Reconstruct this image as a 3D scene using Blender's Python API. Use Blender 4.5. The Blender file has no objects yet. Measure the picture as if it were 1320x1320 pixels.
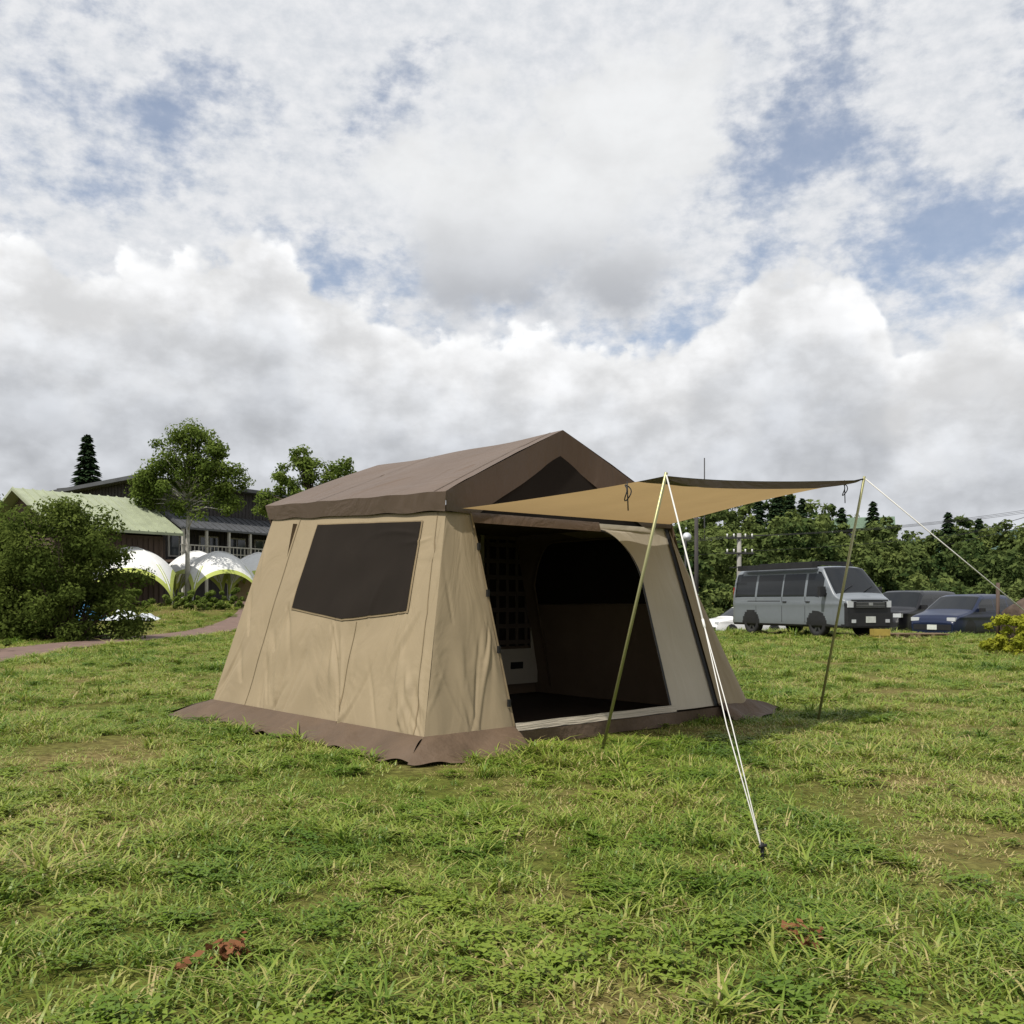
import bpy, math, random
import numpy as np
from mathutils import Vector, Matrix, noise as mn
rng=np.random.default_rng(7); random.seed(7)
sc=bpy.context.scene
COL=sc.collection
def S(a,b,x):
    t=np.clip((x-a)/(b-a),0,1); return t*t*(3-2*t)
def hz(x,y):
    z=1.0*S(28,48,y)*S(0,-8,x)
    z=z-0.75*S(30,46,y)*S(2,8,x)-0.22*S(11,15,x)*S(26,32,y)
    z=z+5.5*S(58,120,y)*S(0,25,x)
    return z
# ---------------- materials
def newmat(name):
    m=bpy.data.materials.new(name); m.use_nodes=True
    nt=m.node_tree; nt.nodes.clear()
    return m,nt
def N(nt,t,**k):
    n=nt.nodes.new(t)
    for a,b in k.items(): setattr(n,a,b)
    return n
def pmat(name,col,rough=0.8,var=0.15,scale=6,bump=0.0,bscale=40,metal=0.0,spec=0.3,transl=0.0,uvw=None,coat=0.0,col2=None,stretch=(1,1,1),bdist=0.01,wd=.035):
    m,nt=newmat(name); L=nt.links.new
    out=N(nt,'ShaderNodeOutputMaterial'); p=N(nt,'ShaderNodeBsdfPrincipled')
    p.inputs['Roughness'].default_value=rough; p.inputs['Metallic'].default_value=metal
    p.inputs['Specular IOR Level'].default_value=spec
    p.inputs['Coat Weight'].default_value=coat
    tc=N(nt,'ShaderNodeTexCoord'); mp=N(nt,'ShaderNodeMapping'); mp.inputs['Scale'].default_value=stretch
    L(tc.outputs['Object'],mp.inputs['Vector'])
    no=N(nt,'ShaderNodeTexNoise'); no.inputs['Scale'].default_value=scale; no.inputs['Detail'].default_value=4
    L(mp.outputs[0],no.inputs['Vector'])
    r=N(nt,'ShaderNodeValToRGB')
    c=np.array(col); c2=np.array(col2) if col2 is not None else c*(1+var)
    c1=c*(1-var) if col2 is None else c
    r.color_ramp.elements[0].position=.3; r.color_ramp.elements[1].position=.7
    r.color_ramp.elements[0].color=(*c1,1); r.color_ramp.elements[1].color=(*c2,1)
    L(no.outputs['Fac'],r.inputs[0]); L(r.outputs[0],p.inputs['Base Color'])
    bn=None
    if bump>0:
        n2=N(nt,'ShaderNodeTexNoise'); n2.inputs['Scale'].default_value=bscale; n2.inputs['Detail'].default_value=3
        L(mp.outputs[0],n2.inputs['Vector'])
        bn=N(nt,'ShaderNodeBump'); bn.inputs['Strength'].default_value=bump; bn.inputs['Distance'].default_value=bdist
        L(n2.outputs['Fac'],bn.inputs['Height']); 
        if uvw:
            um=N(nt,'ShaderNodeMapping'); um.inputs['Scale'].default_value=(*uvw,1)
            um.inputs['Rotation'].default_value=(0,0,.12)
            L(tc.outputs['UV'],um.inputs['Vector'])
            n3=N(nt,'ShaderNodeTexNoise'); n3.inputs['Scale'].default_value=1; n3.inputs['Detail'].default_value=3.5; n3.inputs['Distortion'].default_value=.9
            L(um.outputs[0],n3.inputs['Vector'])
            b3=N(nt,'ShaderNodeBump'); b3.inputs['Strength'].default_value=.7; b3.inputs['Distance'].default_value=wd
            L(n3.outputs['Fac'],b3.inputs['Height']); L(bn.outputs[0],b3.inputs['Normal']); bn=b3
        L(bn.outputs[0],p.inputs['Normal'])
    if transl>0:
        tr=N(nt,'ShaderNodeBsdfTranslucent'); L(r.outputs[0],tr.inputs[0])
        mx=N(nt,'ShaderNodeMixShader'); mx.inputs[0].default_value=transl
        L(p.outputs[0],mx.inputs[1]); L(tr.outputs[0],mx.inputs[2]); L(mx.outputs[0],out.inputs[0])
    else: L(p.outputs[0],out.inputs[0])
    return m
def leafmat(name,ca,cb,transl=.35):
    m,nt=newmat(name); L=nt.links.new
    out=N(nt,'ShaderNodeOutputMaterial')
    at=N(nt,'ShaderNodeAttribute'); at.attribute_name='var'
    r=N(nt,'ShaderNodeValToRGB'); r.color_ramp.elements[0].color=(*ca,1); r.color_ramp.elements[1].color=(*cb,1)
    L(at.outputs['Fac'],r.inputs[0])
    p=N(nt,'ShaderNodeBsdfDiffuse')
    tr=N(nt,'ShaderNodeBsdfTranslucent'); mx=N(nt,'ShaderNodeMixShader'); mx.inputs[0].default_value=transl
    L(r.outputs[0],p.inputs['Color']); L(r.outputs[0],tr.inputs[0])
    L(p.outputs[0],mx.inputs[1]); L(tr.outputs[0],mx.inputs[2]); L(mx.outputs[0],out.inputs[0])
    return m
# ---------------- mesh helpers
def mesh_np(name,V,F,mats,mi=None,var=None,smooth=False,parent=None,uv=None,link=True):
    V=np.asarray(V,dtype=np.float32); me=bpy.data.meshes.new(name)
    me.vertices.add(len(V)); me.vertices.foreach_set('co',V.ravel())
    if isinstance(F,np.ndarray):
        n,k=F.shape
        me.loops.add(n*k); me.loops.foreach_set('vertex_index',F.astype(np.int32).ravel())
        me.polygons.add(n); me.polygons.foreach_set('loop_start',np.arange(0,n*k,k,dtype=np.int32))
        me.polygons.foreach_set('loop_total',np.full(n,k,dtype=np.int32))
    else:
        tot=[len(f) for f in F]; st=np.concatenate([[0],np.cumsum(tot)[:-1]])
        me.loops.add(sum(tot)); me.loops.foreach_set('vertex_index',np.array([i for f in F for i in f],dtype=np.int32))
        me.polygons.add(len(F)); me.polygons.foreach_set('loop_start',st.astype(np.int32)); me.polygons.foreach_set('loop_total',np.array(tot,dtype=np.int32))
        n=len(F)
    for m in mats: me.materials.append(m)
    if mi is not None: me.polygons.foreach_set('material_index',np.asarray(mi,dtype=np.int32))
    if smooth is True: me.polygons.foreach_set('use_smooth',np.ones(n,dtype=bool))
    elif smooth is not False: me.polygons.foreach_set('use_smooth',np.asarray(smooth,dtype=bool))
    if var is not None:
        a=me.attributes.new('var','FLOAT','FACE'); a.data.foreach_set('value',np.asarray(var,dtype=np.float32))
    me.update(calc_edges=True)
    if uv is not None:
        u=me.uv_layers.new(name='UVMap'); idx=np.zeros(len(me.loops),dtype=np.int32); me.loops.foreach_get('vertex_index',idx)
        u.data.foreach_set('uv',np.asarray(uv,dtype=np.float32)[idx].ravel())
    ob=bpy.data.objects.new(name,me)
    if link: COL.objects.link(ob)
    if parent: ob.parent=parent
    return ob
def empty(name,loc=(0,0,0),rz=0):
    e=bpy.data.objects.new(name,None); e.location=loc; e.rotation_euler=(0,0,rz); e.empty_display_size=.2; COL.objects.link(e); return e
def patch(name,fn,ns,nt_,mat,parent=None,mi=None,mats=None):
    s,t=np.meshgrid(np.linspace(0,1,ns+1),np.linspace(0,1,nt_+1),indexing='ij')
    s=s.ravel(); t=t.ravel()
    V=np.stack([np.broadcast_to(c,s.shape) for c in fn(s,t)],1)
    i,j=np.meshgrid(np.arange(ns),np.arange(nt_),indexing='ij'); i=i.ravel(); j=j.ravel(); w=nt_+1
    F=np.stack([i*w+j,(i+1)*w+j,(i+1)*w+j+1,i*w+j+1],1)
    m=None
    if mi is not None: m=mi((i+.5)/ns,(j+.5)/nt_)
    return mesh_np(name,V,F,mats or [mat],mi=m,smooth=True,parent=parent,uv=np.stack([s,t],1))
def quadfn(a,b,c,d,disp=None):
    a,b,c,d=[np.array(q,float) for q in (a,b,c,d)]
    n=np.cross(b-a,d-a); n/=np.linalg.norm(n)
    def fn(s,t):
        P=((1-s)*(1-t))[:,None]*a+(s*(1-t))[:,None]*b+(s*t)[:,None]*c+((1-s)*t)[:,None]*d
        if disp is not None: P=P+disp(s,t)[:,None]*n
        return P[:,0],P[:,1],P[:,2]
    return fn
class MB:
    def __init__(s): s.V=[];s.F=[];s.M=[];s.Sm=[]
    def add(s,V,F,m=0,sm=False):
        o=len(s.V); s.V+= [tuple(v) for v in V]; s.F+=[tuple(i+o for i in f) for f in F]; s.M+=[m]*len(F); s.Sm+=[sm]*len(F)
    def box(s,c,d,m=0,rz=0,bev=0):
        x,y,z=[q/2 for q in d]; ca,sa=math.cos(rz),math.sin(rz)
        vs=[]
        for k in (-1,1):
            for (i,j) in ((-1,-1),(1,-1),(1,1),(-1,1)):
                px,py=i*x,j*y
                vs.append((c[0]+px*ca-py*sa,c[1]+px*sa+py*ca,c[2]+k*z))
        s.add(vs,[(0,3,2,1),(4,5,6,7),(0,1,5,4),(1,2,6,5),(2,3,7,6),(3,0,4,7)],m)
    def tube(s,pts,r,m=0,k=8,cap=True):
        pts=[Vector(p) for p in pts]; rs=r if isinstance(r,(list,tuple)) else [r]*len(pts)
        V=[];F=[]
        for i,p in enumerate(pts):
            d=(pts[min(i+1,len(pts)-1)]-pts[max(i-1,0)]).normalized()
            u=d.orthogonal().normalized() if i==0 else (u-d*u.dot(d)).normalized()
            w=d.cross(u)
            for j in range(k):
                a=2*math.pi*j/k; V.append(p+(u*math.cos(a)+w*math.sin(a))*rs[i])
        for i in range(len(pts)-1):
            for j in range(k): F.append((i*k+j,i*k+(j+1)%k,(i+1)*k+(j+1)%k,(i+1)*k+j))
        if cap: F.append(tuple(range(k))[::-1]); F.append(tuple((len(pts)-1)*k+j for j in range(k)))
        s.add(V,F,m,True)
    def obj(s,name,mats,parent=None):
        return mesh_np(name,s.V,s.F,mats,mi=s.M,smooth=s.Sm,parent=parent)
def tube_obj(name,pts,r,mat,parent=None,k=8):
    b=MB(); b.tube(pts,r,0,k); return b.obj(name,[mat],parent)

# ================= CAMERA
cam=bpy.data.cameras.new('camera'); co=bpy.data.objects.new('camera',cam); COL.objects.link(co)
co.location=(0,0,1.0); co.rotation_euler=(math.radians(90),0,0)
cam.sensor_width=36; cam.lens=33.55; cam.shift_y=0.087; cam.clip_start=.05; cam.clip_end=5000
sc.camera=co
sc.view_settings.view_transform='Standard'; sc.view_settings.look='None'; sc.view_settings.exposure=0
# ================= LIGHT
sd=Vector((-0.48,-0.52,1.25)).normalized()   # direction towards the sun
el=math.asin(sd.z); az=math.atan2(sd.x,sd.y)
sl=bpy.data.lights.new('sun','SUN'); sl.energy=4.7; sl.angle=math.radians(1.0); sl.color=(1,.95,.87)
so=bpy.data.objects.new('sun',sl); COL.objects.link(so); so.rotation_euler=sd.to_track_quat('Z','Y').to_euler(); so.location=(0,-10,30)
# ================= WORLD
w=bpy.data.worlds.new('World'); sc.world=w; w.use_nodes=True; nt=w.node_tree; nt.nodes.clear(); L=nt.links.new
out=N(nt,'ShaderNodeOutputWorld'); bg=N(nt,'ShaderNodeBackground'); bg.inputs[1].default_value=.1; L(bg.outputs[0],out.inputs[0])
sky=N(nt,'ShaderNodeTexSky'); sky.sky_type='NISHITA'; sky.sun_disc=False; sky.sun_elevation=el; sky.sun_rotation=az; sky.altitude=1000; sky.dust_density=1.4
tc=N(nt,'ShaderNodeTexCoord'); sx=N(nt,'ShaderNodeSeparateXYZ'); L(tc.outputs['Generated'],sx.inputs[0])
def M(op,a,b=None,c=None,clamp=False):
    n=N(nt,'ShaderNodeMath',operation=op); n.use_clamp=clamp
    for i,v in enumerate((a,b,c)):
        if v is None: continue
        if isinstance(v,(int,float)): n.inputs[i].default_value=v
        else: L(v,n.inputs[i])
    return n.outputs[0]
def SM(x,a,b,o0=0.,o1=1.):
    n=N(nt,'ShaderNodeMapRange',interpolation_type='SMOOTHSTEP'); L(x,n.inputs[0])
    for i,v in zip((1,2,3,4),(a,b,o0,o1)): n.inputs[i].default_value=v
    return n.outputs[0]
AZ=M('MULTIPLY',M('ARCTAN2',sx.outputs[0],sx.outputs[1]),57.2958)
EL=M('MULTIPLY',M('ARCSINE',sx.outputs[2]),57.2958)
def NZ(sxx,syy,scale,detail,off=0,rough=.5,dist=0.):
    cx=N(nt,'ShaderNodeCombineXYZ'); L(M('MULTIPLY_ADD',AZ,sxx,off*7.3),cx.inputs[0]); L(M('MULTIPLY_ADD',EL,syy,off*3.1),cx.inputs[1])
    n=N(nt,'ShaderNodeTexNoise'); n.noise_dimensions='2D'; n.inputs['Scale'].default_value=scale; n.inputs['Detail'].default_value=detail; n.inputs['Roughness'].default_value=rough; n.inputs['Distortion'].default_value=dist
    L(cx.outputs[0],n.inputs['Vector']); return n.outputs['Fac']
def blob(a,e,ra,re):
    x=M('DIVIDE',M('SUBTRACT',AZ,a),ra); y=M('DIVIDE',M('SUBTRACT',EL,e),re)
    return M('SQRT',M('ADD',M('MULTIPLY',x,x),M('MULTIPLY',y,y)))
prof=[(-40,16),(-28.2,18.2),(-24,18.0),(-20.5,19.0),(-17,19.4),(-14.6,20.7),(-12.6,19.0),(-8.3,16.8),(-1.9,16.0),(4.6,16.0),(8.8,14.4),(11,15.6),(13.3,17.0),(16,18.6),(17.8,18.6),(20.9,16.5),(22.9,13.8),(25.6,14.4),(28,14.8),(40,13)]
fc=N(nt,'ShaderNodeFloatCurve'); cv=fc.mapping.curves[0]
cv.points[0].location=(0,.6); cv.points[1].location=(1,.6)
for a,e in prof: cv.points.new(a/90+.5,e/25)
fc.mapping.update(); L(M('ADD',M('DIVIDE',AZ,90.),.5,clamp=True),fc.inputs['Value'])
top=M('MULTIPLY',fc.outputs[0],25.)
nf=NZ(.12,.15,2.6,7,0,.56); nb=NZ(.12,.16,.9,1,3.7)
cvn=N(nt,'ShaderNodeCombineXYZ'); L(M('MULTIPLY_ADD',nf,2.2,AZ),cvn.inputs[0]); L(M('MULTIPLY',M('MULTIPLY_ADD',nb,1.6,EL),1.15),cvn.inputs[1])
def VO(scale):
    v=N(nt,'ShaderNodeTexVoronoi',feature='F1'); v.voronoi_dimensions='2D'; v.inputs['Scale'].default_value=scale; L(cvn.outputs[0],v.inputs['Vector']); return v.outputs['Distance']
vd=M('ADD',M('MULTIPLY',VO(.42),.7),M('MULTIPLY',VO(1.1),.30))
edge=M('ADD',M('MULTIPLY',M('SUBTRACT',nf,.5),3.8),M('ADD',M('MULTIPLY',M('SUBTRACT',nb,.5),2.4),M('MULTIPLY',M('SUBTRACT',.42,vd),2.0)))
dd=M('SUBTRACT',M('ADD',top,edge),EL)
bank=SM(dd,-.2,.8)
r=N(nt,'ShaderNodeValToRGB'); L(M('DIVIDE',dd,22.,clamp=True),r.inputs[0])
cr=r.color_ramp; cr.interpolation='EASE'
cr.elements[0].position=0; cr.elements[0].color=(.92,.925,.93,1); cr.elements[1].position=1; cr.elements[1].color=(.76,.78,.81,1)
for p_,c_ in ((.10,(.86,.865,.875)),(.24,(.73,.745,.77)),(.40,(.59,.61,.645)),(.6,(.63,.65,.685)),(.8,(.71,.73,.765))):
    e_=cr.elements.new(p_); e_.color=(*c_,1)
nd=NZ(.12,.2,1.3,7,9.1,.55)
shade=M('MULTIPLY',SM(nd,.3,.70,.86,1.17),SM(vd,.1,.7,1.05,.93))
def vm(col,f):
    n=N(nt,'ShaderNodeVectorMath',operation='SCALE'); L(col,n.inputs[0])
    if isinstance(f,(int,float)): n.inputs['Scale'].default_value=f
    else: L(f,n.inputs['Scale'])
    return n.outputs[0]
bankc=vm(r.outputs[0],shade)
nm_=NZ(.1,.13,1.6,7,5.5,.52)
d1=blob(.8,21.8,9.5,6.3); d1=M('ADD',d1,M('MULTIPLY',M('SUBTRACT',nm_,.5),1.5))
d1b=blob(7.0,26.5,6.5,3.8); d1b=M('ADD',d1b,M('MULTIPLY',M('SUBTRACT',nf,.5),1.5))
mid=SM(M('MINIMUM',d1,d1b),1.15,.6,0.,1.)
mr=N(nt,'ShaderNodeValToRGB'); L(SM(EL,16.,24.,0.,1.),mr.inputs[0]); mr.color_ramp.elements[0].color=(.50,.52,.56,1); mr.color_ramp.elements[1].color=(.86,.87,.88,1)
midc=vm(mr.outputs[0],SM(nd,.25,.75,.93,1.07))
nh=NZ(.09,.16,1.5,9,1.3,.60); nh2=NZ(.3,.5,2.2,5,2.3,.6)
cover=M('ADD',nh,M('MULTIPLY',M('SUBTRACT',nh2,.5),.26))
for a,e,ra,re,k in ((15.5,24.6,9,3.0,.19),(25,19,7,4,.17),(-24,23.6,7,4,.08),(-24,33,9,3,.06),(22,27.5,4,2,.10)):
    cover=M('SUBTRACT',cover,M('MULTIPLY',SM(blob(a,e,ra,re),1.3,.2,0.,1.),k))
cover=M('ADD',cover,M('MULTIPLY',SM(blob(2,31,20,7),1.4,.2,0.,1.),.10))
high=SM(cover,.22,.56,.30,1.)
hc=N(nt,'ShaderNodeValToRGB'); L(nh2,hc.inputs[0]); hc.color_ramp.elements[0].position=.3; hc.color_ramp.elements[1].position=.7
hc.color_ramp.elements[0].color=(.71,.74,.785,1); hc.color_ramp.elements[1].color=(.86,.87,.895,1)
def MIX(f,a,b):
    n=N(nt,'ShaderNodeMix',data_type='RGBA'); L(f,n.inputs[0]); L(a,n.inputs[6]); L(b,n.inputs[7]); return n.outputs[2]
c=MIX(high,vm(sky.outputs[0],1.3),vm(hc.outputs[0],9.6))
c=MIX(mid,c,vm(midc,9.6))
c=MIX(bank,c,vm(bankc,9.8))
L(c,bg.inputs[0])

# ================= GROUND
gm,nt2=newmat('ground_soil_grass'); L2=nt2.links.new
o=N(nt2,'ShaderNodeOutputMaterial'); p=N(nt2,'ShaderNodeBsdfPrincipled'); p.inputs['Roughness'].default_value=.95; p.inputs['Specular IOR Level'].default_value=.1
tcg=N(nt2,'ShaderNodeTexCoord')
def gn(scale,det=5):
    n=N(nt2,'ShaderNodeTexNoise'); n.inputs['Scale'].default_value=scale; n.inputs['Detail'].default_value=det; L2(tcg.outputs['Object'],n.inputs['Vector']); return n.outputs['Fac']
r1=N(nt2,'ShaderNodeValToRGB'); L2(gn(.6),r1.inputs[0]); r1.color_ramp.elements[0].position=.35; r1.color_ramp.elements[1].position=.68
r1.color_ramp.elements[0].color=(.085,.115,.015,1); r1.color_ramp.elements[1].color=(.17,.145,.055,1)
r2=N(nt2,'ShaderNodeValToRGB'); L2(gn(14,6),r2.inputs[0]); r2.color_ramp.elements[0].position=.3; r2.color_ramp.elements[1].position=.7
r2.color_ramp.elements[0].color=(.5,.44,.38,1); r2.color_ramp.elements[1].color=(1.25,1.2,1.2,1)
mm=N(nt2,'ShaderNodeMix',data_type='RGBA',blend_type='MULTIPLY'); mm.inputs[0].default_value=1; L2(r1.outputs[0],mm.inputs[6]); L2(r2.outputs[0],mm.inputs[7])
L2(mm.outputs[2],p.inputs['Base Color']); b=N(nt2,'ShaderNodeBump'); b.inputs['Distance'].default_value=.05; L2(gn(22,5),b.inputs['Height']); L2(b.outputs[0],p.inputs['Normal']); L2(p.outputs[0],o.inputs[0])
xs=np.concatenate([[-2500,-900,-400,-200,-120],np.arange(-80,81,2.),[120,200,400,900,2500]])
ys=np.concatenate([[-2000,-500,-100,-30],np.arange(-10,130,1.5),[150,200,400,900,2500]])
X,Y=np.meshgrid(xs,ys,indexing='ij'); Z=hz(X,Y)
i,j=np.meshgrid(np.arange(len(xs)-1),np.arange(len(ys)-1),indexing='ij'); i=i.ravel(); j=j.ravel(); W_=len(ys)
mesh_np('ground',np.stack([X.ravel(),Y.ravel(),Z.ravel()],1),np.stack([i*W_+j,(i+1)*W_+j,(i+1)*W_+j+1,i*W_+j+1],1),[gm],smooth=True)
pathm=pmat('path_paving',(.15,.10,.08),.9,.2,3,bump=.4,bscale=30)
pc=[(-8.2,10),(-8.9,14.5),(-9.3,17.4),(-9.9,20),(-10.0,23),(-9.8,27),(-9.5,33),(-10.5,40),(-13,46)]
pc=np.array(pc); tt=np.linspace(0,len(pc)-1,70); cx_=np.interp(tt,range(len(pc)),pc[:,0]); cy_=np.interp(tt,range(len(pc)),pc[:,1])
cx_=np.convolve(np.pad(cx_,4,'edge'),np.ones(9)/9,'valid')
V=[];F=[]
for k in range(70):
    for q in (-.75,-.25,.25,.75):
        V.append((cx_[k]+q,cy_[k],hz(cx_[k]+q,cy_[k])+.02))
for k in range(69):
    for q in range(3): F.append((k*4+q,k*4+q+1,k*4+q+5,k*4+q+4))
mesh_np('footpath',V,F,[pathm],smooth=True)
pk=pmat('parking_gravel',(.16,.15,.13),.95,.25,2,bump=.3)
X,Y=np.meshgrid(np.linspace(8,40,33),np.linspace(36,50,15),indexing='ij'); i,j=np.meshgrid(np.arange(32),np.arange(14),indexing='ij'); i=i.ravel();j=j.ravel()
mesh_np('parking_area',np.stack([X.ravel(),Y.ravel(),hz(X,Y).ravel()+.02],1),np.stack([i*15+j,(i+1)*15+j,(i+1)*15+j+1,i*15+j+1],1),[pk],smooth=True)

# ================= TENT
TM=(0.735,7.168); TR=math.radians(41.7)
tent=empty('cabin_tent',(TM[0],TM[1],0),TR)
def tl(x,y):
    dx=x-TM[0];dy=y-TM[1]; c_,s_=math.cos(TR),math.sin(TR); return dx*c_+dy*s_,-dx*s_+dy*c_
tan=pmat('canvas_tan',(.272,.214,.132),.72,.04,2,bump=.15,bscale=500,uvw=(8,3),bdist=.002,wd=.03)
tanw=pmat('canvas_tan_wing',(.272,.214,.132),.72,.04,2,bump=.15,bscale=500,uvw=(2.,2.2),bdist=.002,wd=.03)
tan2=pmat('canvas_beige_pale',(.40,.355,.28),.8,.05,2,bump=.15,bscale=500,uvw=(3,2),bdist=.002)
brown=pmat('canvas_brown',(.110,.076,.053),.55,.06,2,bump=.15,bscale=500,uvw=(4,3),bdist=.002,spec=.4,wd=.045)
brownf=pmat('canvas_brown_fascia',(.102,.070,.049),.55,.05,2,bump=.15,bscale=500,uvw=(6,.4),bdist=.002,spec=.4,wd=.03)
skirtm=pmat('skirt_brown',(.100,.068,.044),.65,.12,5,bump=.5,bscale=14,spec=.25,bdist=.03)
meshm=pmat('mesh_dark',(.020,.016,.013),.95,.1,3,bump=.2,bscale=300,spec=.08)
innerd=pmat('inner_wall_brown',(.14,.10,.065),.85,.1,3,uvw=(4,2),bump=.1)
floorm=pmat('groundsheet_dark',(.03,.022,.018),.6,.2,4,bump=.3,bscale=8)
blackm=pmat('black_webbing',(.012,.012,.012),.6)
seamm=pmat('seam_tape',(.20,.15,.085),.8)
Zb=.12
FB=[(-1.73,0,Zb),(1.73,0,Zb)]; FT=[(-1.205,.45,1.63),(1.205,.45,1.63)]
RB=[(-1.73,3.09,Zb),(1.73,3.09,Zb)]; RT=[(-1.25,2.9,1.735),(1.25,2.9,1.735)]
crs=[]
crng=np.random.default_rng(3)
for ax,ay,a0,a1,k in ((0.02,.0,50,100,7),(1.0,.0,50,130,8),(2.05,.0,45,135,8),(3.05,.0,80,130,6),(.35,.86,-110,-60,5),(1.25,.74,-120,-60,5),(2.08,.84,-130,-60,5),(.05,1.5,-88,-60,4),(2.9,1.5,-120,-92,5),(0.3,1.45,-30,-5,2)):
    for q in range(k):
        crs.append((ax+crng.normal()*.06,ay+crng.normal()*.02,math.radians(a0+(a1-a0)*crng.random()),.25+.65*crng.random(),.012+.018*crng.random(),(.004+.007*crng.random())*(1 if crng.random()<.6 else -1)))
for q in range(18):
    crs.append((crng.random()*3,crng.random()*.8,math.radians(60+60*crng.random()),.2+.4*crng.random(),.015+.03*crng.random(),.007*crng.normal()))
def creases(X,Y):
    d=np.zeros_like(X)
    for (x0,y0,a,l,w_,am) in crs:
        dx=X-x0;dy=Y-y0; u=dx*math.cos(a)+dy*math.sin(a); v=-dx*math.sin(a)+dy*math.cos(a)
        v=v+.05*np.sin(u*4+x0*9)
        k=np.clip(u/l,0,1); env=np.where((u>0)&(u<l),np.sin(np.pi*k**.6),0)
        d+=am*env*np.exp(-(v/(w_*(.6+k)))**2)
    return d
def wr(s,t,sgn=1):
    belly=-.018*np.sin(np.pi*s)*np.sin(np.pi*t)
    f=.010*np.sin(s*31+3*t+1.5*np.sin(t*4))*np.exp(-t*2.6)+.006*np.sin(s*53+7*t)*np.exp(-t*4)
    g=.006*np.sin((s*6+t*9)*2.3+1)*np.exp(-((s-.5)**2+(t-.3)**2)*6)
    h=.010*np.sin((s-.05)*22+t*6)*np.exp(-((s-.0)**2)*14)*(1-t)
    c_=creases(s*3.09*(1-.1*t),t*1.58)
    e_=np.clip(np.minimum(s,1-s)/.02,0,1)
    return sgn*(belly+(.8*f+g+.8*h)*np.sin(np.pi*np.clip(s,0,1))**.4+1.35*c_*e_)
patch('side_wall_left',quadfn(FB[0],RB[0],RT[0],FT[0],lambda s,t:wr(s,t)),260,150,tan,tent)
patch('side_wall_right',quadfn(FB[1],RB[1],RT[1],FT[1],lambda s,t:-wr(s,t)),80,40,tan,tent)
patch('rear_wall',quadfn(RB[0],RB[1],RT[1],RT[0],lambda s,t:wr(s,t)),80,40,tan,tent)
a_=np.array(FB[0]);n_=np.cross(np.array(RB[0])-a_,np.array(FT[0])-a_); outsgn=1 if n_[0]<0 else -1
def wbot(s):
    q=(s-.118)/(.675-.118); return np.where(q<.5,.53+( .475-.53)*q/.5,.475+(.518-.475)*(q-.5)/.5)
def winfn(off,grow):
    f=quadfn(FB[0],RB[0],RT[0],FT[0],lambda s,t:wr(s,t)+outsgn*off)
    def fn(a,b):
        s=.115-grow+(.68-.115+2*grow)*a-.01*b
        t0=wbot(np.clip(s,.118,.675))-grow*1.3; t=t0+(.952+grow-t0)*b
        return f(s,t)
    return fn
patch('side_window_mesh',winfn(.012,0),90,60,meshm,tent)
patch('side_window_binding',winfn(.007,.007),90,60,seamm,tent)
for sp in (.33,.80):
    f=quadfn(FB[0],RB[0],RT[0],FT[0],lambda s,t:wr(s,t)+outsgn*.004)
    patch('wall_seam',(lambda f,sp:lambda a,b:f(sp+a*.003,b*(.47 if sp<.5 else 1)))(f,sp),1,100,seamm,tent)
f=quadfn(FB[0],RB[0],RT[0],FT[0],lambda s,t:wr(s,t)+outsgn*.004)
patch('corner_seam',(lambda f:lambda a,b:f(.035+a*.003,b))(f),1,100,seamm,tent)
def frontpt(x,t,off=0.):
    return x, .45*t-off, Zb+(1.63-Zb)*t
def wingL(s,t):
    xo=-1.73+.525*t; xi=-.965-.02*t
    x=xo+(xi-xo)*s
    d=.008*np.sin(s*9+2.5*t)*np.exp(-t*1.2)*np.sin(np.pi*s)**.5+.03*np.sin(np.pi*s)*(1-t)*.5+.006*np.sin((s+.35*t)*15)*np.exp(-((t-.25)/.25)**2)
    d=d+1.0*creases(s*.75+.6,t*1.5)*np.sin(np.pi*s)**.4
    return frontpt(x,t,d)
patch('front_wing_left',wingL,70,110,tanw,tent)
patch('wing_edge_binding',lambda s,t:frontpt(-.975-.02*t+.018*s,t,.012),1,30,seamm,tent)
def wingR(s,t):
    xo=1.73-.525*t; xi=1.30-.11*t+.02
    return frontpt(xi+(xo-xi)*s,t,.03*np.sin(np.pi*s)*(1-t)+.008*np.sin(s*9+t*3)*(1-t)+.03)
patch('front_wing_right',wingR,20,40,tanw,tent)
patch('panel_gap_dark',lambda s,t:frontpt(1.285-.11*t+.03*s,t,.012+.01*s),1,20,blackm,tent)  # black strip stands in for the shaded gap between panel and wing
TP=.97; R_=.42
def panelR(s,t):
    tc_=TP-R_/1.51
    dt=np.clip((t-tc_)*1.51,0,R_); xi=.72-(R_-np.sqrt(np.maximum(R_*R_-dt*dt,0)))
    xi=np.where(t>TP,-.98,xi); xo=1.30-.11*t
    return frontpt(xi+(xo-xi)*s,t,.012*np.sin(np.pi*s)*np.sin(t*9+s*4)*.8)
patch('front_panel_right',panelR,16,140,tan2,tent)  # whitish tone of the awning's shade is put into this panel's colour
def zipl(s,t):
    straight=t<.7; zc=TP-R_/1.51; tv=np.where(straight,t/.7*(zc-.02)+.02,0)
    q=np.clip((t-.7)/.3,0,1)*math.pi/2
    x=np.where(straight,.72,.72-R_*(1-np.cos(q))); tz=np.where(straight,tv,zc+R_/1.51*np.sin(q))
    return frontpt(x-.012+.024*s,tz-.012*s*(~straight),.012)
patch('door_zip',zipl,1,60,blackm,tent)
patch('door_header',lambda s,t:frontpt(-.98+1.33*s,.955+.05*t,.014),20,2,brownf,tent)
patch('door_sill',lambda s,t:frontpt(-.96+1.72*s,t*.035-.005,.02+.008*np.sin(s*20)),40,3,tan2,tent)
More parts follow.
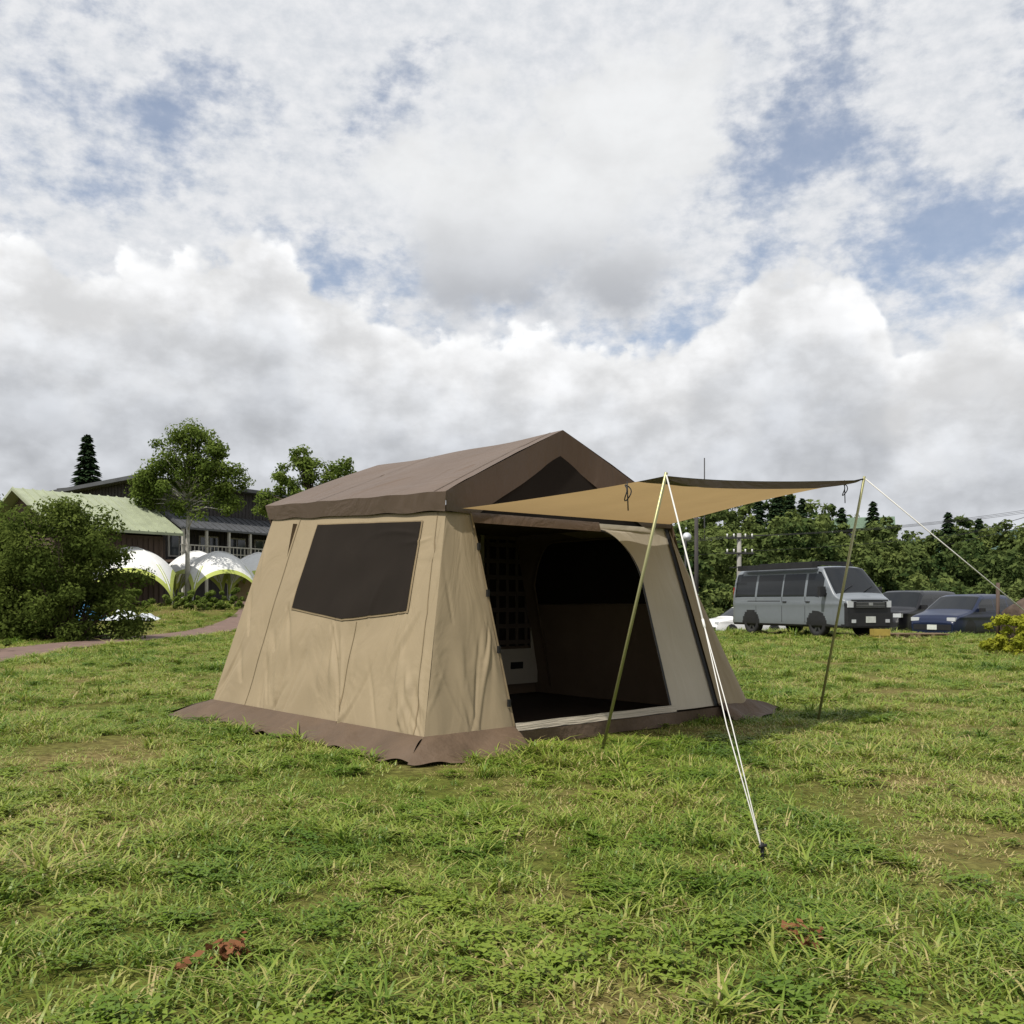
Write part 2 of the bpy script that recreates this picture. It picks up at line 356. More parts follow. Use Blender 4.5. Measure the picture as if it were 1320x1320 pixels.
patch('door_sill_brown',lambda s,t:(-.96+2.30*s,-.035+.02*np.sin(s*17)*(1-t),.01+.10*t),40,3,skirtm,tent)
# roof
rcr=[]
for q in range(34):
    rcr.append((crng.random()*2.6,crng.random()*1.4,math.radians(crng.choice([-70,-110,-90,-60,-125])+crng.normal()*12),.2+.6*crng.random(),.015+.03*crng.random(),.0065*crng.normal()))
def rcre(X,Y):
    global crs
    k=crs; crs=rcr; d=creases(X,Y); crs=k; return d
def roofside(sg):
    def fn(s,t):
        yr=.50+2.62*s; zr=2.352-.012*np.sin(np.pi*s*2)**2-.012*np.sin(np.pi*s)
        ye=.385+2.60*s; ze=1.765+.085*s; xe=1.255+.03*s
        x=sg*xe*t; y=yr+(ye-yr)*t; z=zr+(ze-zr)*t
        z=z+.012*np.sin(np.pi*t) -.016*np.sin(np.pi*t)*np.sin(np.pi*s*2)**2 +.003*np.sin(s*34+t*5)*np.exp(-(1-t)*9)
        z=z+1.0*rcre(s*2.6,(1-t)*1.4)*np.sin(np.pi*t)**.3
        return x,y,z
    return fn
for sg,nm in ((-1,'roof_panel_left'),(1,'roof_panel_right')): patch(nm,roofside(sg),180,90,brown,tent)
def eave(sg):
    f=roofside(sg)
    def fn(s,t):
        x,y,z=f(s,np.ones_like(s)); return x-sg*.02*t, y+.035*t*(1-2*s), z-.135*t*(1-.1*s)+.004*np.sin(s*25)*t
    return fn
for sg,nm in ((-1,'roof_fascia_left'),(1,'roof_fascia_right')): patch(nm,eave(sg),90,4,brownf,tent)
def gable(sg,yf,flip=False):
    def fn(s,t):
        xo=sg*1.255*s; zo=2.352+(1.765-2.352)*s+.004*np.sin(np.pi*s)
        y=(.50-.115*s) if not flip else (3.12-.135*s)
        zi_lin=2.143+(1.62-2.143)*np.clip(s*1.235/.93,0,1)
        xi=sg*1.235*s; zi=np.maximum(zi_lin,1.628)
        return xo+(xi-xo)*t, y+(.03 if not flip else -.03)*t+.006*np.sin(s*11)*t, zo+(zi-zo)*t+.003*np.sin(s*14)*t
    return fn
for sg in (-1,1):
    patch('gable_fascia',gable(sg,0),40,6,brownf,tent)
    patch('gable_fascia_rear',gable(sg,0,True),40,6,brownf,tent)
mesh_np('gable_mesh',[(-1.15,.47,1.60),(1.15,.47,1.60),(0,.545,2.30)],[(0,1,2)],[meshm],parent=tent)
mesh_np('gable_rear',[(-1.2,2.92,1.70),(1.2,2.92,1.70),(0,3.05,2.30)],[(0,1,2)],[tan],parent=tent)
for sp in (.05,.66):
    f=roofside(-1)
    patch('roof_seam',(lambda f,sp:lambda a,b:tuple(q+o_ for q,o_ in zip(f(sp+a*.005,b),(0,0,.004))))(f,sp),1,90,skirtm,tent)
def skirt(name,inner,outer,n):
    inner=np.array(inner,float); outer=np.array(outer,float)
    def fn(s,t):
        k=np.linspace(0,1,len(inner)); ix=np.interp(s,k,inner[:,0]); iy=np.interp(s,k,inner[:,1]); ox=np.interp(s,k,outer[:,0]); oy=np.interp(s,k,outer[:,1])
        wob=.035*np.sin(s*n*5.3)+.02*np.sin(s*n*11.7+1)+.012*np.sin(s*n*23)
        tt_=t*(1+wob/.28)
        x=ix+(ox-ix)*tt_; y=iy+(oy-iy)*tt_
        z=(Zb+.005)*(1-t)**1.1+.028*np.sin(np.pi*t)*np.sin(s*n*9+np.sin(s*n*3.1))+.012*np.sin(s*n*21+t*4)*t+.02+.012*t*np.sin(s*n*8.3+2)
        return x,y,np.maximum(z,.012)
    patch(name,fn,int(60*n),12,skirtm,tent)
skirt('mud_skirt_left',[(-1.735,3.09),(-1.735,1.5),(-1.735,-.005)],[(-2.06,3.22),(-1.98,1.5),(-1.97,-.17)],3.)
skirt('mud_skirt_front_left',[(-1.735,-.005),(-1.4,-.005),(-1.0,-.005),(-.955,-.005)],[(-1.97,-.17),(-1.6,-.30),(-1.12,-.38),(-.93,-.12)],1.1)
skirt('mud_skirt_front_right',[(1.3,-.035),(1.5,-.035),(1.735,-.03)],[(1.28,-.2),(1.5,-.27),(2.32,-.02)],.8)
skirt('mud_skirt_right',[(1.735,-.005),(1.735,3.09)],[(2.32,.02),(2.0,3.2)],3.)
skirt('mud_skirt_rear',[(-1.735,3.09),(1.735,3.09)],[(-2.06,3.3),(2.0,3.3)],3.)
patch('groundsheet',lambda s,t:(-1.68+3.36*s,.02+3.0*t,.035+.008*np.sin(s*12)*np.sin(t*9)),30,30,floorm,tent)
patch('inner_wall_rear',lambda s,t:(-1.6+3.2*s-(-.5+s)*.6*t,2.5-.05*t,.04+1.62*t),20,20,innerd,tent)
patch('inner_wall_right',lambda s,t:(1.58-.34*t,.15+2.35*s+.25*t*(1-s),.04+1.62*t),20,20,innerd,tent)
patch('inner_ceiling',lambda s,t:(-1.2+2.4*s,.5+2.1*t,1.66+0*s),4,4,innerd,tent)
def archfn(off):
    def fn(s,t):
        y=.5+1.75*s; q=np.abs(s-.5)*2; top_=1.58-.42*np.clip((q-.55)/.45,0,1)**2.2
        z=.97+(top_-.97)*t; x=1.58-.34*(z-.04)/1.62
        return x-off,y,z
    return fn
patch('side_door_mesh',archfn(.012),30,12,meshm,tent)
b=MB()
pts=[]
for k in range(41):
    s_=k/40; x,y,z=archfn(.02)(np.array([s_]),np.array([1.])); pts.append((x[0],y[0],z[0]))
pts=[(1.56,.5,.12)]+pts+[(1.56,2.25,.12)]
b.tube(pts,.010,0,6); b.tube([(1.37,.5,.97),(1.37,2.25,.97)],.006,0,6); b.obj('side_door_binding',[innerd],tent)
b=MB(); yy=2.44
b.box((1.12,yy,1.08),(.62,.004,1.08),0)
for k in range(5): b.box((.86+k*.13,yy-.006,1.08),(.04,.004,1.08),1)
for k in range(7): b.box((1.12,yy-.011,.58+k*.165),(.62,.004,.045),1)
b.box((1.22,yy-.015,.33),(.62,.004,.36),2); b.box((1.24,yy-.019,.34),(.17,.004,.07),3,0)
b.box((.79,yy-.005,.95),(.05,.004,1.5),2); b.box((1.46,yy-.017,.95),(.05,.004,1.5),2)
gridm=pmat('grid_net',(.085,.065,.05),.8)
b.obj('rear_window_mesh',[meshm,gridm,tan2,blackm],tent)
alu=pmat('pole_olive',(.30,.29,.14),.4,.05,metal=.5,spec=.5)
steel=pmat('steel_dark',(.06,.05,.045),.4,.05,metal=.6)
for a,bp in (((-1.68,.05,.03),(-1.17,.5,1.66)),((1.68,.05,.03),(1.17,.5,1.66)),((-1.68,3.02,.03),(-1.2,2.85,1.70)),((1.68,3.02,.03),(1.2,2.85,1.70)),((-1.17,.53,1.66),(0,.58,2.30)),((1.17,.53,1.66),(0,.58,2.30)),((-1.17,.5,1.645),(1.17,.5,1.645)),((0,.58,2.30),(0,3.0,2.29))):
    tube_obj('frame_tube',[a,bp],.011,steel,tent)
b=MB()
for t_ in (.12,.36,.62,.84):
    x,y,z=[float(q) for q in frontpt(-.985,t_,.02)]; b.box((x,y-.005,z),(.018,.02,.05),0)
b.obj('door_toggles',[blackm],tent)
aw=pmat('awning_tan',(.42,.29,.14),.8,.04,2,bump=.1,bscale=300,transl=.42,uvw=(4,4),bdist=.002,wd=.03)
A0=np.array((-1.10,.40,1.655)); A1=np.array((1.2,.40,1.665)); A2=np.array((1.75,-1.08,1.955)); A3=np.array((-.80,-1.19,1.755))
def awn(s,t):
    P=((1-s)*(1-t))[:,None]*A0+(s*(1-t))[:,None]*A1+(s*t)[:,None]*A2+((1-s)*t)[:,None]*A3
    cat=4*s*(1-s); x=P[:,0]+(.5-s)*2*.09*np.sin(np.pi*t); y=P[:,1]+.16*cat*t**2; z=P[:,2]-.03*cat*np.sin(np.pi*t)-.006*cat*t+.004*np.sin(s*30+t*4)*np.sin(np.pi*t)
    return x,y,z
patch('awning',awn,60,50,None,tent,mats=[aw,brownf],mi=lambda s,t:((t>.86)).astype(int))
patch('awning_hem',lambda s,t:tuple(q+o_ for q,o_ in zip(awn(s,np.ones_like(s)),(0*s,.012*t,-.05*t*np.clip(6*s*(1-s),0,1)**.6-.004))),50,3,brownf,tent)
PL=((-.731,-.595,0),(-.80,-1.19,1.775)); PR=((1.77,-.68,0),(1.77,-1.09,1.985))
for q in (PL,PR): tube_obj('awning_pole',q,.0105,alu,tent,10)
rope=pmat('guy_rope_white',(.60,.59,.55),.7,.05)
cord=pmat('cord_black',(.015,.015,.015),.6)
def guy(top_,peg,fr,name):
    top_=np.array(top_);peg=np.array(peg); m_=top_+(peg-top_)*fr
    side=np.cross(peg-top_,(0,0,1)); side/=np.linalg.norm(side)
    b=MB(); b.tube([top_,m_],.0048,0,6); b.tube([m_,m_+(peg-m_)*.5+side*.012,peg+np.array((0,0,.02))],.0026,0,6); b.tube([m_,m_+(peg-m_)*.5-side*.012,peg+np.array((0,0,.02))],.0026,0,6)
    d=(peg-top_)/np.linalg.norm(peg-top_)
    b.tube([m_-d*.03,m_+d*.03],.007,1,6)
    b.tube([peg+np.array((0,0,.05))-d*.01,peg-np.array((0,0,.12))],.007,2,6); b.tube([peg+np.array((-.02,0,.045)),peg+np.array((.02,0,.045))],.007,2,6)
    b.obj(name,[rope,rope,blackm],tent)
guy((-.80,-1.19,1.76),(-2.18,-2.78,.02),.50,'guy_line')
guy((1.77,-1.09,1.97),(3.2,-2.8,.0),.55,'guy_line')
def loop(c_,r_,nm):
    pts=[(c_[0]+r_*.6*math.sin(a)*(.7+.3*math.sin(2*a)),c_[1]+.3*r_*math.cos(a*2),c_[2]-r_+r_*math.cos(a)) for a in np.linspace(0,6.28,18)]
    b=MB(); b.tube(pts,.004,0,5); b.tube([(c_[0],c_[1],c_[2]+.02),(c_[0]+.01,c_[1],c_[2]-.16)],.004,0,5); b.obj(nm,[cord],tent)
loop((-.86,-.93,1.72),.05,'tie_cord'); loop((1.66,-.98,1.935),.05,'tie_cord')
tube_obj('tie_cord',[(1.60,-.9,1.92),(1.66,-1.0,1.935),(1.77,-1.09,1.965)],.006,cord,tent)

# ================= TREES
bark=pmat('bark',(.09,.07,.05),.9,.3,8,bump=.5,bscale=20)
birchb=pmat('bark_birch',(.42,.40,.36),.8,.25,5,bump=.2)
lf_mid=leafmat('leaves_mid',(.045,.080,.014),(.21,.27,.06),.4)
lf_dark=leafmat('leaves_dark',(.032,.056,.012),(.16,.20,.045),.4)
lf_dist=leafmat('leaves_distant',(.026,.052,.018),(.18,.22,.065),.3)
lf_con=leafmat('needles',(.014,.03,.014),(.045,.07,.03),.1)
lf_yel=leafmat('leaves_yellow',(.16,.20,.02),(.42,.42,.05),.4)
def leaves(centers,rad,n,size,up=.5,cvar=None,asp=.55,cc=None):
    k=len(centers); idx=rng.integers(0,k,n)
    v=rng.normal(size=(n,3)); v/=np.linalg.norm(v,axis=1)[:,None]; rr=rng.random(n)**.45
    P=centers[idx]+v*(rr*rad[idx])[:,None]*np.array([1,1,.75])
    nrm=v*.9+rng.normal(size=(n,3))*.6+np.array([0,0,up]); nrm/=np.linalg.norm(nrm,axis=1)[:,None]
    a=np.cross(nrm,rng.normal(size=(n,3))); a/=np.linalg.norm(a,axis=1)[:,None]; b_=np.cross(nrm,a)
    sz=size*(.6+.8*rng.random(n)); a=a*sz[:,None]*.5; b_=b_*(sz*asp)[:,None]*.5
    Q=np.stack([P-a,P-b_*1.0+a*.1,P+a,P+b_+a*.1],1).reshape(-1,3)
    F=np.arange(n*4).reshape(n,4)
    cv_=rng.random(k) if cvar is None else cvar
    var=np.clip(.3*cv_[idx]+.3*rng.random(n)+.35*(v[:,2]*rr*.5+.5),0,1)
    return Q,F,var
def assemble(name,mb,Q,F,var,lm,bm,parent=None):
    nv=len(mb.V); V=np.concatenate([np.array(mb.V).reshape(-1,3),Q]) if nv else Q
    Fl=[tuple(f) for f in mb.F]+[tuple(f) for f in (F+nv).tolist()]
    mi=[0]*len(mb.F)+[1]*len(F); va=[0]*len(mb.F)+list(var)
    return mesh_np(name,V,Fl,[bm,lm],mi=mi,var=va,smooth=[True]*len(mb.F)+[False]*len(F))
def tree(name,x,y,top,cb,wid,n,size,lm,bm,trunk_r=.16,nclump=34,lobes=None,z0=None):
    z0=hz(x,y) if z0 is None else z0
    mb=MB(); cz=(top+cb)/2; rz_=(top-cb)/2
    lean=rng.normal()*.2
    tp=[(x,y,z0-.1),(x+.1*lean,y,z0+(cb-z0)*.6),(x+lean*.6,y+.1,cb+rz_*.5),(x+lean,y,cb+rz_*1.5)]
    mb.tube(tp,[trunk_r,trunk_r*.8,trunk_r*.5,trunk_r*.15],0,8)
    C=[];R=[]
    for k in range(nclump):
        if lobes is not None:
            lx,ly,lz,lr=lobes[k%len(lobes)]
            d=rng.normal(size=3); d/=np.linalg.norm(d); q=rng.random()**.4*lr
            c_=np.array([x+lx,y+ly,lz])+d*q
        else:
            d=rng.normal(size=3); d/=np.linalg.norm(d); q=rng.random()**.35
            hh=d[2]*q; c_=np.array([x+d[0]*q*wid/2*(1-.25*max(hh,0)),y+d[1]*q*wid/2,cz+hh*rz_])
        C.append(c_); R.append(wid*(.07+.06*rng.random()))
        if k%2==0:
            s0=np.array([x+lean*.4,y,cb+(c_[2]-cb)*.35]) if c_[2]>cb else np.array([x,y,z0+(cb-z0)*.8])
            m_=(s0+c_)/2+np.array([0,0,.12*wid*.3]); mb.tube([s0,m_,c_],[trunk_r*.4,trunk_r*.22,trunk_r*.07],0,5)
    C=np.array(C);R=np.array(R)
    Q,F,var=leaves(C,R,n,size); return assemble(name,mb,Q,F,var,lm,bm)
def conifer(name,x,y,top,base,wid,n,size,ret=False):
    mb=MB(); mb.tube([(x,y,base-1),(x,y,top)],[.18,.02],0,6)
    t=rng.random(n)**.8; lev=np.floor(t*16)/16+rng.random(n)*.045
    a=rng.random(n)*6.283; a=np.floor(a/6.283*11+lev*37)%11/11*6.283+rng.normal(size=n)*.16
    r_=rng.random(n)**.6*(1-t)**.9*wid/2+.05; z=base+(top-base)*lev-r_*.35
    P=np.stack([x+r_*np.cos(a),y+r_*np.sin(a),z],1)
    nrm=np.stack([np.cos(a)*.4,np.sin(a)*.4,np.ones(n)],1)+rng.normal(size=(n,3))*.35; nrm/=np.linalg.norm(nrm,axis=1)[:,None]
    A=np.stack([np.cos(a),np.sin(a),-.4*np.ones(n)],1)*size*.5; B=np.cross(nrm,A); B*=.45
    Q=np.stack([P-A,P-B,P+A,P+B],1).reshape(-1,3); F=np.arange(n*4).reshape(n,4)
    if ret: return Q,F,rng.random(n)
    return assemble(name,mb,Q,F,rng.random(n),lf_con,bark)
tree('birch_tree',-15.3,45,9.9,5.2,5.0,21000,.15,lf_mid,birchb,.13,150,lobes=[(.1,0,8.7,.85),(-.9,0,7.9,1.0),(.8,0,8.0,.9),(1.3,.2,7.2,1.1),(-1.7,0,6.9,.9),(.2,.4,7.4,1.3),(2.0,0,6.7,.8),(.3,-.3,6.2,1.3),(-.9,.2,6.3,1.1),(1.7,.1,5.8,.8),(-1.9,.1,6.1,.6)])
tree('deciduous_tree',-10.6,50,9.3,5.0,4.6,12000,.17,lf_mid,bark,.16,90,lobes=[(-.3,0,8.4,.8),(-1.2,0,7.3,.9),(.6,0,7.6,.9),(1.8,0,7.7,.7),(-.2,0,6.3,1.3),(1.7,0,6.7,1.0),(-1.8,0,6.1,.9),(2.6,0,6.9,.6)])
conifer('spruce_tree',-35.6,80,15.0,6.5,4.2,2600,.75)
def bush(name,x,y,w,dep,h,n,size,lm,k=26,seed=0):
    z0=float(hz(x,y)); C=[];R=[];mb=MB()
    for q in range(k):
        a=rng.random()*6.283; rr=rng.random()**.5; zz=rng.random()**1.25
        e=math.sqrt(max(0,1-(zz*.92)**2.4))
        c_=np.array([x+math.cos(a)*rr*w/2*e,y+math.sin(a)*rr*dep/2*e,z0+zz*h*.86+.04*h])
        C.append(c_); R.append(h*(.09+.07*rng.random()))
        if q%3==0: mb.tube([(x+(c_[0]-x)*.2,y+(c_[1]-y)*.2,z0-.05),(x+(c_[0]-x)*.6,y+(c_[1]-y)*.6,z0+(c_[2]-z0)*.6),c_],[.035*h/3,.02*h/3,.006],0,5)
    Q,F,var=leaves(np.array(C),np.array(R),n,size)
    k_=(Q.reshape(-1,4,3)[:,:,2].min(1)>z0-.05); Q=Q.reshape(-1,4,3)[k_].reshape(-1,3); var=var[k_]; F=np.arange(len(Q)).reshape(-1,4)
    return assemble(name,mb,Q,F,var,lm,bark)
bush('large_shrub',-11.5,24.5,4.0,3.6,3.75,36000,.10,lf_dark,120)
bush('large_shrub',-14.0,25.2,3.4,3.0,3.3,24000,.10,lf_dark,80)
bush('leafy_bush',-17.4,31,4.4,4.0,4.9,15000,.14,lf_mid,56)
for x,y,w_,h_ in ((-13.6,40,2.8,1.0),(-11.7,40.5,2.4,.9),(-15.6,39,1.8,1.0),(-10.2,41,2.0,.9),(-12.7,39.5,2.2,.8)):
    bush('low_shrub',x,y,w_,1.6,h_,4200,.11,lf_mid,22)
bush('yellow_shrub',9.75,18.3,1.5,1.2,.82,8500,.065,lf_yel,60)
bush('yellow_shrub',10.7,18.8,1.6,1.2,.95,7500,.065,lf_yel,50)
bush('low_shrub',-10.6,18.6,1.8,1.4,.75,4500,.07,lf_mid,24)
Qs=[];Vs=[]
def mass(x,y,top,w_,n,size,cv=None):
    g=float(hz(x,y)); k=18; C=[];R=[]
    H=top-g
    for q in range(k):
        d=rng.normal(size=3); d/=np.linalg.norm(d); rr=rng.random()**.35
        C.append([x+d[0]*rr*w_*.42,y+d[1]*rr*w_*.42,g+H*.58+d[2]*rr*H*.36]); R.append(w_*(.10+.07*rng.random()))
    tone=rng.random()
    Q,F,var=leaves(np.array(C),np.array(R),n,size,cvar=rng.random(k)*.5+tone*.5); Qs.append(Q);Vs.append(np.clip(var+(tone-.5)*.55-.03,0,1))
def topy(px):
    return np.interp(px,[860,900,940,980,1020,1070,1100,1150,1190,1240,1290,1330,1450],[664,640,634,630,628,646,660,670,678,656,674,686,694])
for px in np.arange(800,1480,16):
    for (d,dy,sz) in ((58,34,.34),(72,8,.40),(90,0,.46)):
        p2=px+rng.normal()*9; d2=d+rng.normal()*2.5
        yt=topy(p2)+dy+rng.normal()*(13 if d<80 else 6); top_=1+(775-yt)/1230*d2
        mass((p2-660)/1230*d2,d2,top_,2.8+rng.random()*3.0,1050,sz)
for px in np.arange(850,1480,24):
    d2=52+rng.normal()*2; mass((px-660)/1230*d2,d2,1+(775-735-rng.random()*18)/1230*d2,3.6,800,.28)
nQ=sum(len(q) for q in Qs)//4
for px,yt,d2 in ((1002,628,80),(1018,636,78),(1125,646,82),(1034,642,85),(1085,654,84),(1222,660,80),(978,638,84),(1262,668,84)):
    x=(px-660)/1230*d2; top_=1+(775-yt)/1230*d2
    Q,F,var=conifer('',x,d2,top_,top_-6,3.0,1200,.6,True); Qs.append(Q);Vs.append(var)
Q=np.concatenate(Qs); nF=len(Q)//4; mi_=np.zeros(nF,int); mi_[nQ:]=1
mesh_np('distant_trees',Q,np.arange(len(Q)).reshape(-1,4),[lf_dist,lf_con],var=np.concatenate(Vs),mi=mi_)
Qs=[];Vs=[]
for k in range(26):
    x=-75+k*2.6+rng.normal(); mass(x,88+rng.normal()*3,5.5+rng.random()*2,5,700,.5)
Q=np.concatenate(Qs); mesh_np('distant_trees',Q,np.arange(len(Q)).reshape(-1,4),[lf_dist],var=np.concatenate(Vs))
hm=pmat('hill_forest',(.05,.085,.07),.95,.3,.05,bump=1,bscale=.3,bdist=2)
V=[];F=[]
for k in range(81):
    x=60+k*8; z=6+ (40*math.exp(-((x-330)/150)**2)+12*math.exp(-((x-180)/60)**2)+3*mn.noise(Vector((x*.03,0,0))))
    V+=[(x,520,-2),(x,600,z)]
for k in range(80): F.append((2*k,2*k+2,2*k+3,2*k+1))
mesh_np('hill',V,F,[hm],smooth=True)

# ================= BUILDINGS
woodd=pmat('wood_dark',(.046,.041,.040),.8,.3,3,bump=.6,bscale=8,stretch=(6,6,.4))
woodb=pmat('wood_brown',(.085,.058,.045),.8,.25,3,bump=.5,bscale=8,stretch=(6,6,.4))
roofg=pmat('metal_roof_green',(.30,.33,.22),.5,.12,2,spec=.4)
roofd=pmat('metal_roof_dark',(.075,.078,.083),.5,.15,2,spec=.5)
trim=pmat('trim_pale',(.42,.40,.36),.7,.1)
glass=pmat('window_glass',(.03,.035,.04),.08,.1,spec=.8)
def ang_building(name,org,ang): return empty(name,(org[0],org[1],float(hz(*org))),ang)
g=ang_building('green_roof_lodge',(-19.6,43.7),math.atan2(4,3.2))
gz=float(hz(-19.6,43.7)); re=5.9-gz; ee=4.1-gz
b=MB()
b.box((-.2,0,(ee-.15)/2),(5.0,5.6,ee-.15),0)
b.add([(-2.7,-2.8,ee-.15),(-2.7,2.8,ee-.15),(-2.7,0,re-.15),(2.3,-2.8,ee-.15),(2.3,2.8,ee-.15),(2.3,0,re-.15)],[(0,1,2),(3,5,4)],0)
for k in range(20): b.box((-2.6+k*.26,-2.83,(ee-.3)/2),(.03,.04,ee-.3),0)
b.box((2.33,-1.2,1.6),(.06,1.1,1.0),1); b.box((2.35,-1.2,1.6),(.05,.9,.8),2)
b.box((1.3,-2.86,1.7),(1.1,.06,.9),1); b.box((1.3,-2.88,1.7),(.95,.05,.75),2)
b.obj('walls',[woodb,trim,glass],g)
b=MB(); X0,X1=-3.2,2.9
for sg in (-1,1):
    y0=sg*3.5; e0=ee
    b.add([(X0,y0,e0),(X1,y0,e0),(X1,0,re),(X0,0,re),(X0,y0,e0-.12),(X1,y0,e0-.12),(X1,0,re-.12),(X0,0,re-.12)],[(0,1,2,3),(4,7,6,5),(0,4,5,1),(1,5,6,2),(3,7,4,0)],0)
    n_r=14
    for k in range(n_r+1):
        x=X0+.04+(X1-X0-.08)*k/n_r
        b.add([(x-.03,y0,e0+.002),(x+.03,y0,e0+.002),(x+.03,0,re+.002),(x-.03,0,re+.002),(x-.02,y0,e0+.05),(x+.02,y0,e0+.05),(x+.02,0,re+.05),(x-.02,0,re+.05)],[(4,5,6,7),(0,1,5,4),(0,4,7,3),(1,2,6,5)],0)
b.obj('roof',[roofg],g)
g=ang_building('dark_wood_lodge',(-21.9,56),math.atan2(9.6,5.9))
gz=float(hz(-21.9,56)); H=8.1-gz
b=MB(); LL=16; DD=8
b.box((LL/2,DD/2,H/2),(LL,DD,H),0)
for k in range(54): b.box((.15+k*.3,-.02,H*.5+1.2),(.05,.04,H-2.6),0)
for k in range(26): b.box((-.02,.15+k*.3,H*.5),(.04,.05,H-.2),0)
b.obj('walls',[woodd],g)
b=MB()
b.add([(-.7,-.7,H+.0),(LL+.6,-.7,H+.0),(LL+.6,DD+.6,H-.5),(-.7,DD+.6,H-.5),(-.7,-.7,H+.22),(LL+.6,-.7,H+.22),(LL+.6,DD+.6,H-.28),(-.7,DD+.6,H-.28)],[(0,3,2,1),(4,5,6,7),(0,1,5,4),(1,2,6,5),(2,3,7,6),(3,0,4,7)],0)
zp=5.9-gz
b.add([(1.5,-.05,zp+.5),(LL,-.05,zp+.5),(LL,-1.9,zp-.5),(1.5,-1.9,zp-.5),(1.5,-.05,zp+.38),(LL,-.05,zp+.38),(LL,-1.9,zp-.62),(1.5,-1.9,zp-.62)],[(0,1,2,3),(4,7,6,5),(2,6,7,3),(0,3,7,4),(1,5,6,2)],1)
for k in range(26):
    x=1.6+k*.56; b.add([(x,-.05,zp+.502),(x+.06,-.05,zp+.502),(x+.06,-1.9,zp-.498),(x,-1.9,zp-.498),(x,-.05,zp+.56),(x+.06,-.05,zp+.56),(x+.06,-1.9,zp-.44),(x,-1.9,zp-.44)],[(4,5,6,7),(0,4,7,3),(1,2,6,5),(3,7,6,2)],1)
b.obj('roof',[roofd,roofd],g)
b=MB()
fz=3.4-gz
b.box((8.7,-.95,fz),(14.4,1.8,.15),0)
for k in range(9): b.box((1.7+k*1.75,-1.8,(zp-.6)/2),(.14,.14,zp-.6),1)
b.box((8.7,-1.86,fz+.95),(14.4,.06,.07),1); b.box((8.7,-1.86,fz+.5),(14.4,.05,.05),1)
for k in range(48): b.box((1.6+k*.3,-1.86,fz+.5),(.04,.04,.9),1)
b.obj('balcony',[woodb,trim],g)
b=MB()
for k in range(6):
    x=2.8+k*2.3
    b.box((x,-.05,fz+1.0),(1.5,.1,1.4),0); b.box((x-.36,-.08,fz+1.0),(.62,.1,1.2),1); b.box((x+.36,-.08,fz+1.0),(.62,.1,1.2),1)
for k in range(3):
    b.box((-.05,1.6+k*2.3,H-2.0),(.1,1.2,.9),0); b.box((-.08,1.6+k*2.3,H-2.0),(.1,1.0,.7),1)
b.obj('windows',[trim,glass],g)
hx,hy=31.0,84; g=ang_building('hillside_house',(hx,hy),-.35); top_=1+(775-667)/1230*hy-float(hz(hx,hy))
b=MB(); b.box((0,0,(top_-1)/2),(4,3,top_-1),0); b.box((-.9,-1.52,top_-1.9),(.8,.05,.8),2); b.box((.9,-1.52,top_-1.9),(.8,.05,.8),2)
b.add([(-2.5,-2,top_-1.1),(2.5,-2,top_-1.1),(2.5,0,top_),(-2.5,0,top_),(-2.5,2,top_-1.1),(2.5,2,top_-1.1)],[(0,1,2,3),(3,2,5,4),(0,3,4),(1,5,2)],1)
b.obj('house_shell',[woodd,pmat('roof_sage',(.10,.15,.10),.6),glass],g)

# ================= SHELTERS
white=pmat('shelter_white',(.78,.78,.76),.6,.04,transl=.08)
lime=pmat('shelter_lime',(.46,.52,.12),.6,.05,transl=.08)
def shelter(x,y,w_,h_,rz,zb=None):
    g=empty('dome_shelter',(x,y,float(hz(x,y))),rz)
    def hh(a,b_): return np.clip(1-.66*(a*a+b_*b_)+.32*a*a*b_*b_,0,1)**.55
    def fn(s,t):
        a=s*2-1;b_=t*2-1
        return a*w_/2*(1+.05*(1-np.abs(b_))),b_*w_/2*(1+.05*(1-np.abs(a))),h_*hh(a,b_)
    patch('canopy',fn,80,80,None,g,mats=[white,lime],mi=lambda s,t:(((np.abs(s-.5)>.468)|(np.abs(t-.5)>.468))|((np.abs(np.abs(s-.5)-np.abs(t-.5))<.035)&(np.maximum(np.abs(s-.5),np.abs(t-.5))>.33))).astype(int))
    b=MB()
    for (sx_,sy_) in ((1,1),(1,-1)):
        pts=[]
        for k in np.linspace(-1,1,25): pts.append((sx_*k*w_/2,sy_*k*w_/2,float(h_*hh(k,k))+.03))
        b.tube(pts,.03,0,6)
    b.obj('arch_poles',[white],g)
shelter(-16.9,42.5,3.5,2.55,.30); shelter(-16.0,48.5,3.2,2.5,.1); shelter(-14.3,46.5,3.2,2.4,.55); shelter(-12.7,48,3.0,2.4,.3); 
tarp=pmat('tarp_white',(.6,.63,.66),.5,.15)
tarpb=pmat('tarp_blue',(.05,.22,.42),.5,.1)
g=empty('folded_tarp',(-14.0,35.0,float(hz(-14,35))),.2)
patch('tarp_sheet',lambda s,t:(s*1.9-.95+.12*np.sin(t*9),t*1.5-.75+.1*np.sin(s*8),.03+.36*(np.sin(np.pi*s)*np.sin(np.pi*t))**.7*(.55+.3*np.sin(s*11+t*7)+.25*np.sin(s*19-t*13+2)+.12*np.sin(s*37+t*29))),60,44,tarp,g)
patch('tarp_blue',lambda s,t:(-2.1+s*1.3,t*1.2-.6,.03+.7*np.sin(np.pi*s)**.6*np.sin(np.pi*t)*(.7+.2*np.sin(s*13+t*5)+.12*np.sin(s*29-t*17))),40,30,tarpb,g)
tt2=pmat('tent_cream',(.55,.42,.25),.7,.05,transl=.2)
g=empty('small_cream_tent',(-12.9,50,float(hz(-12.9,50))),.3)
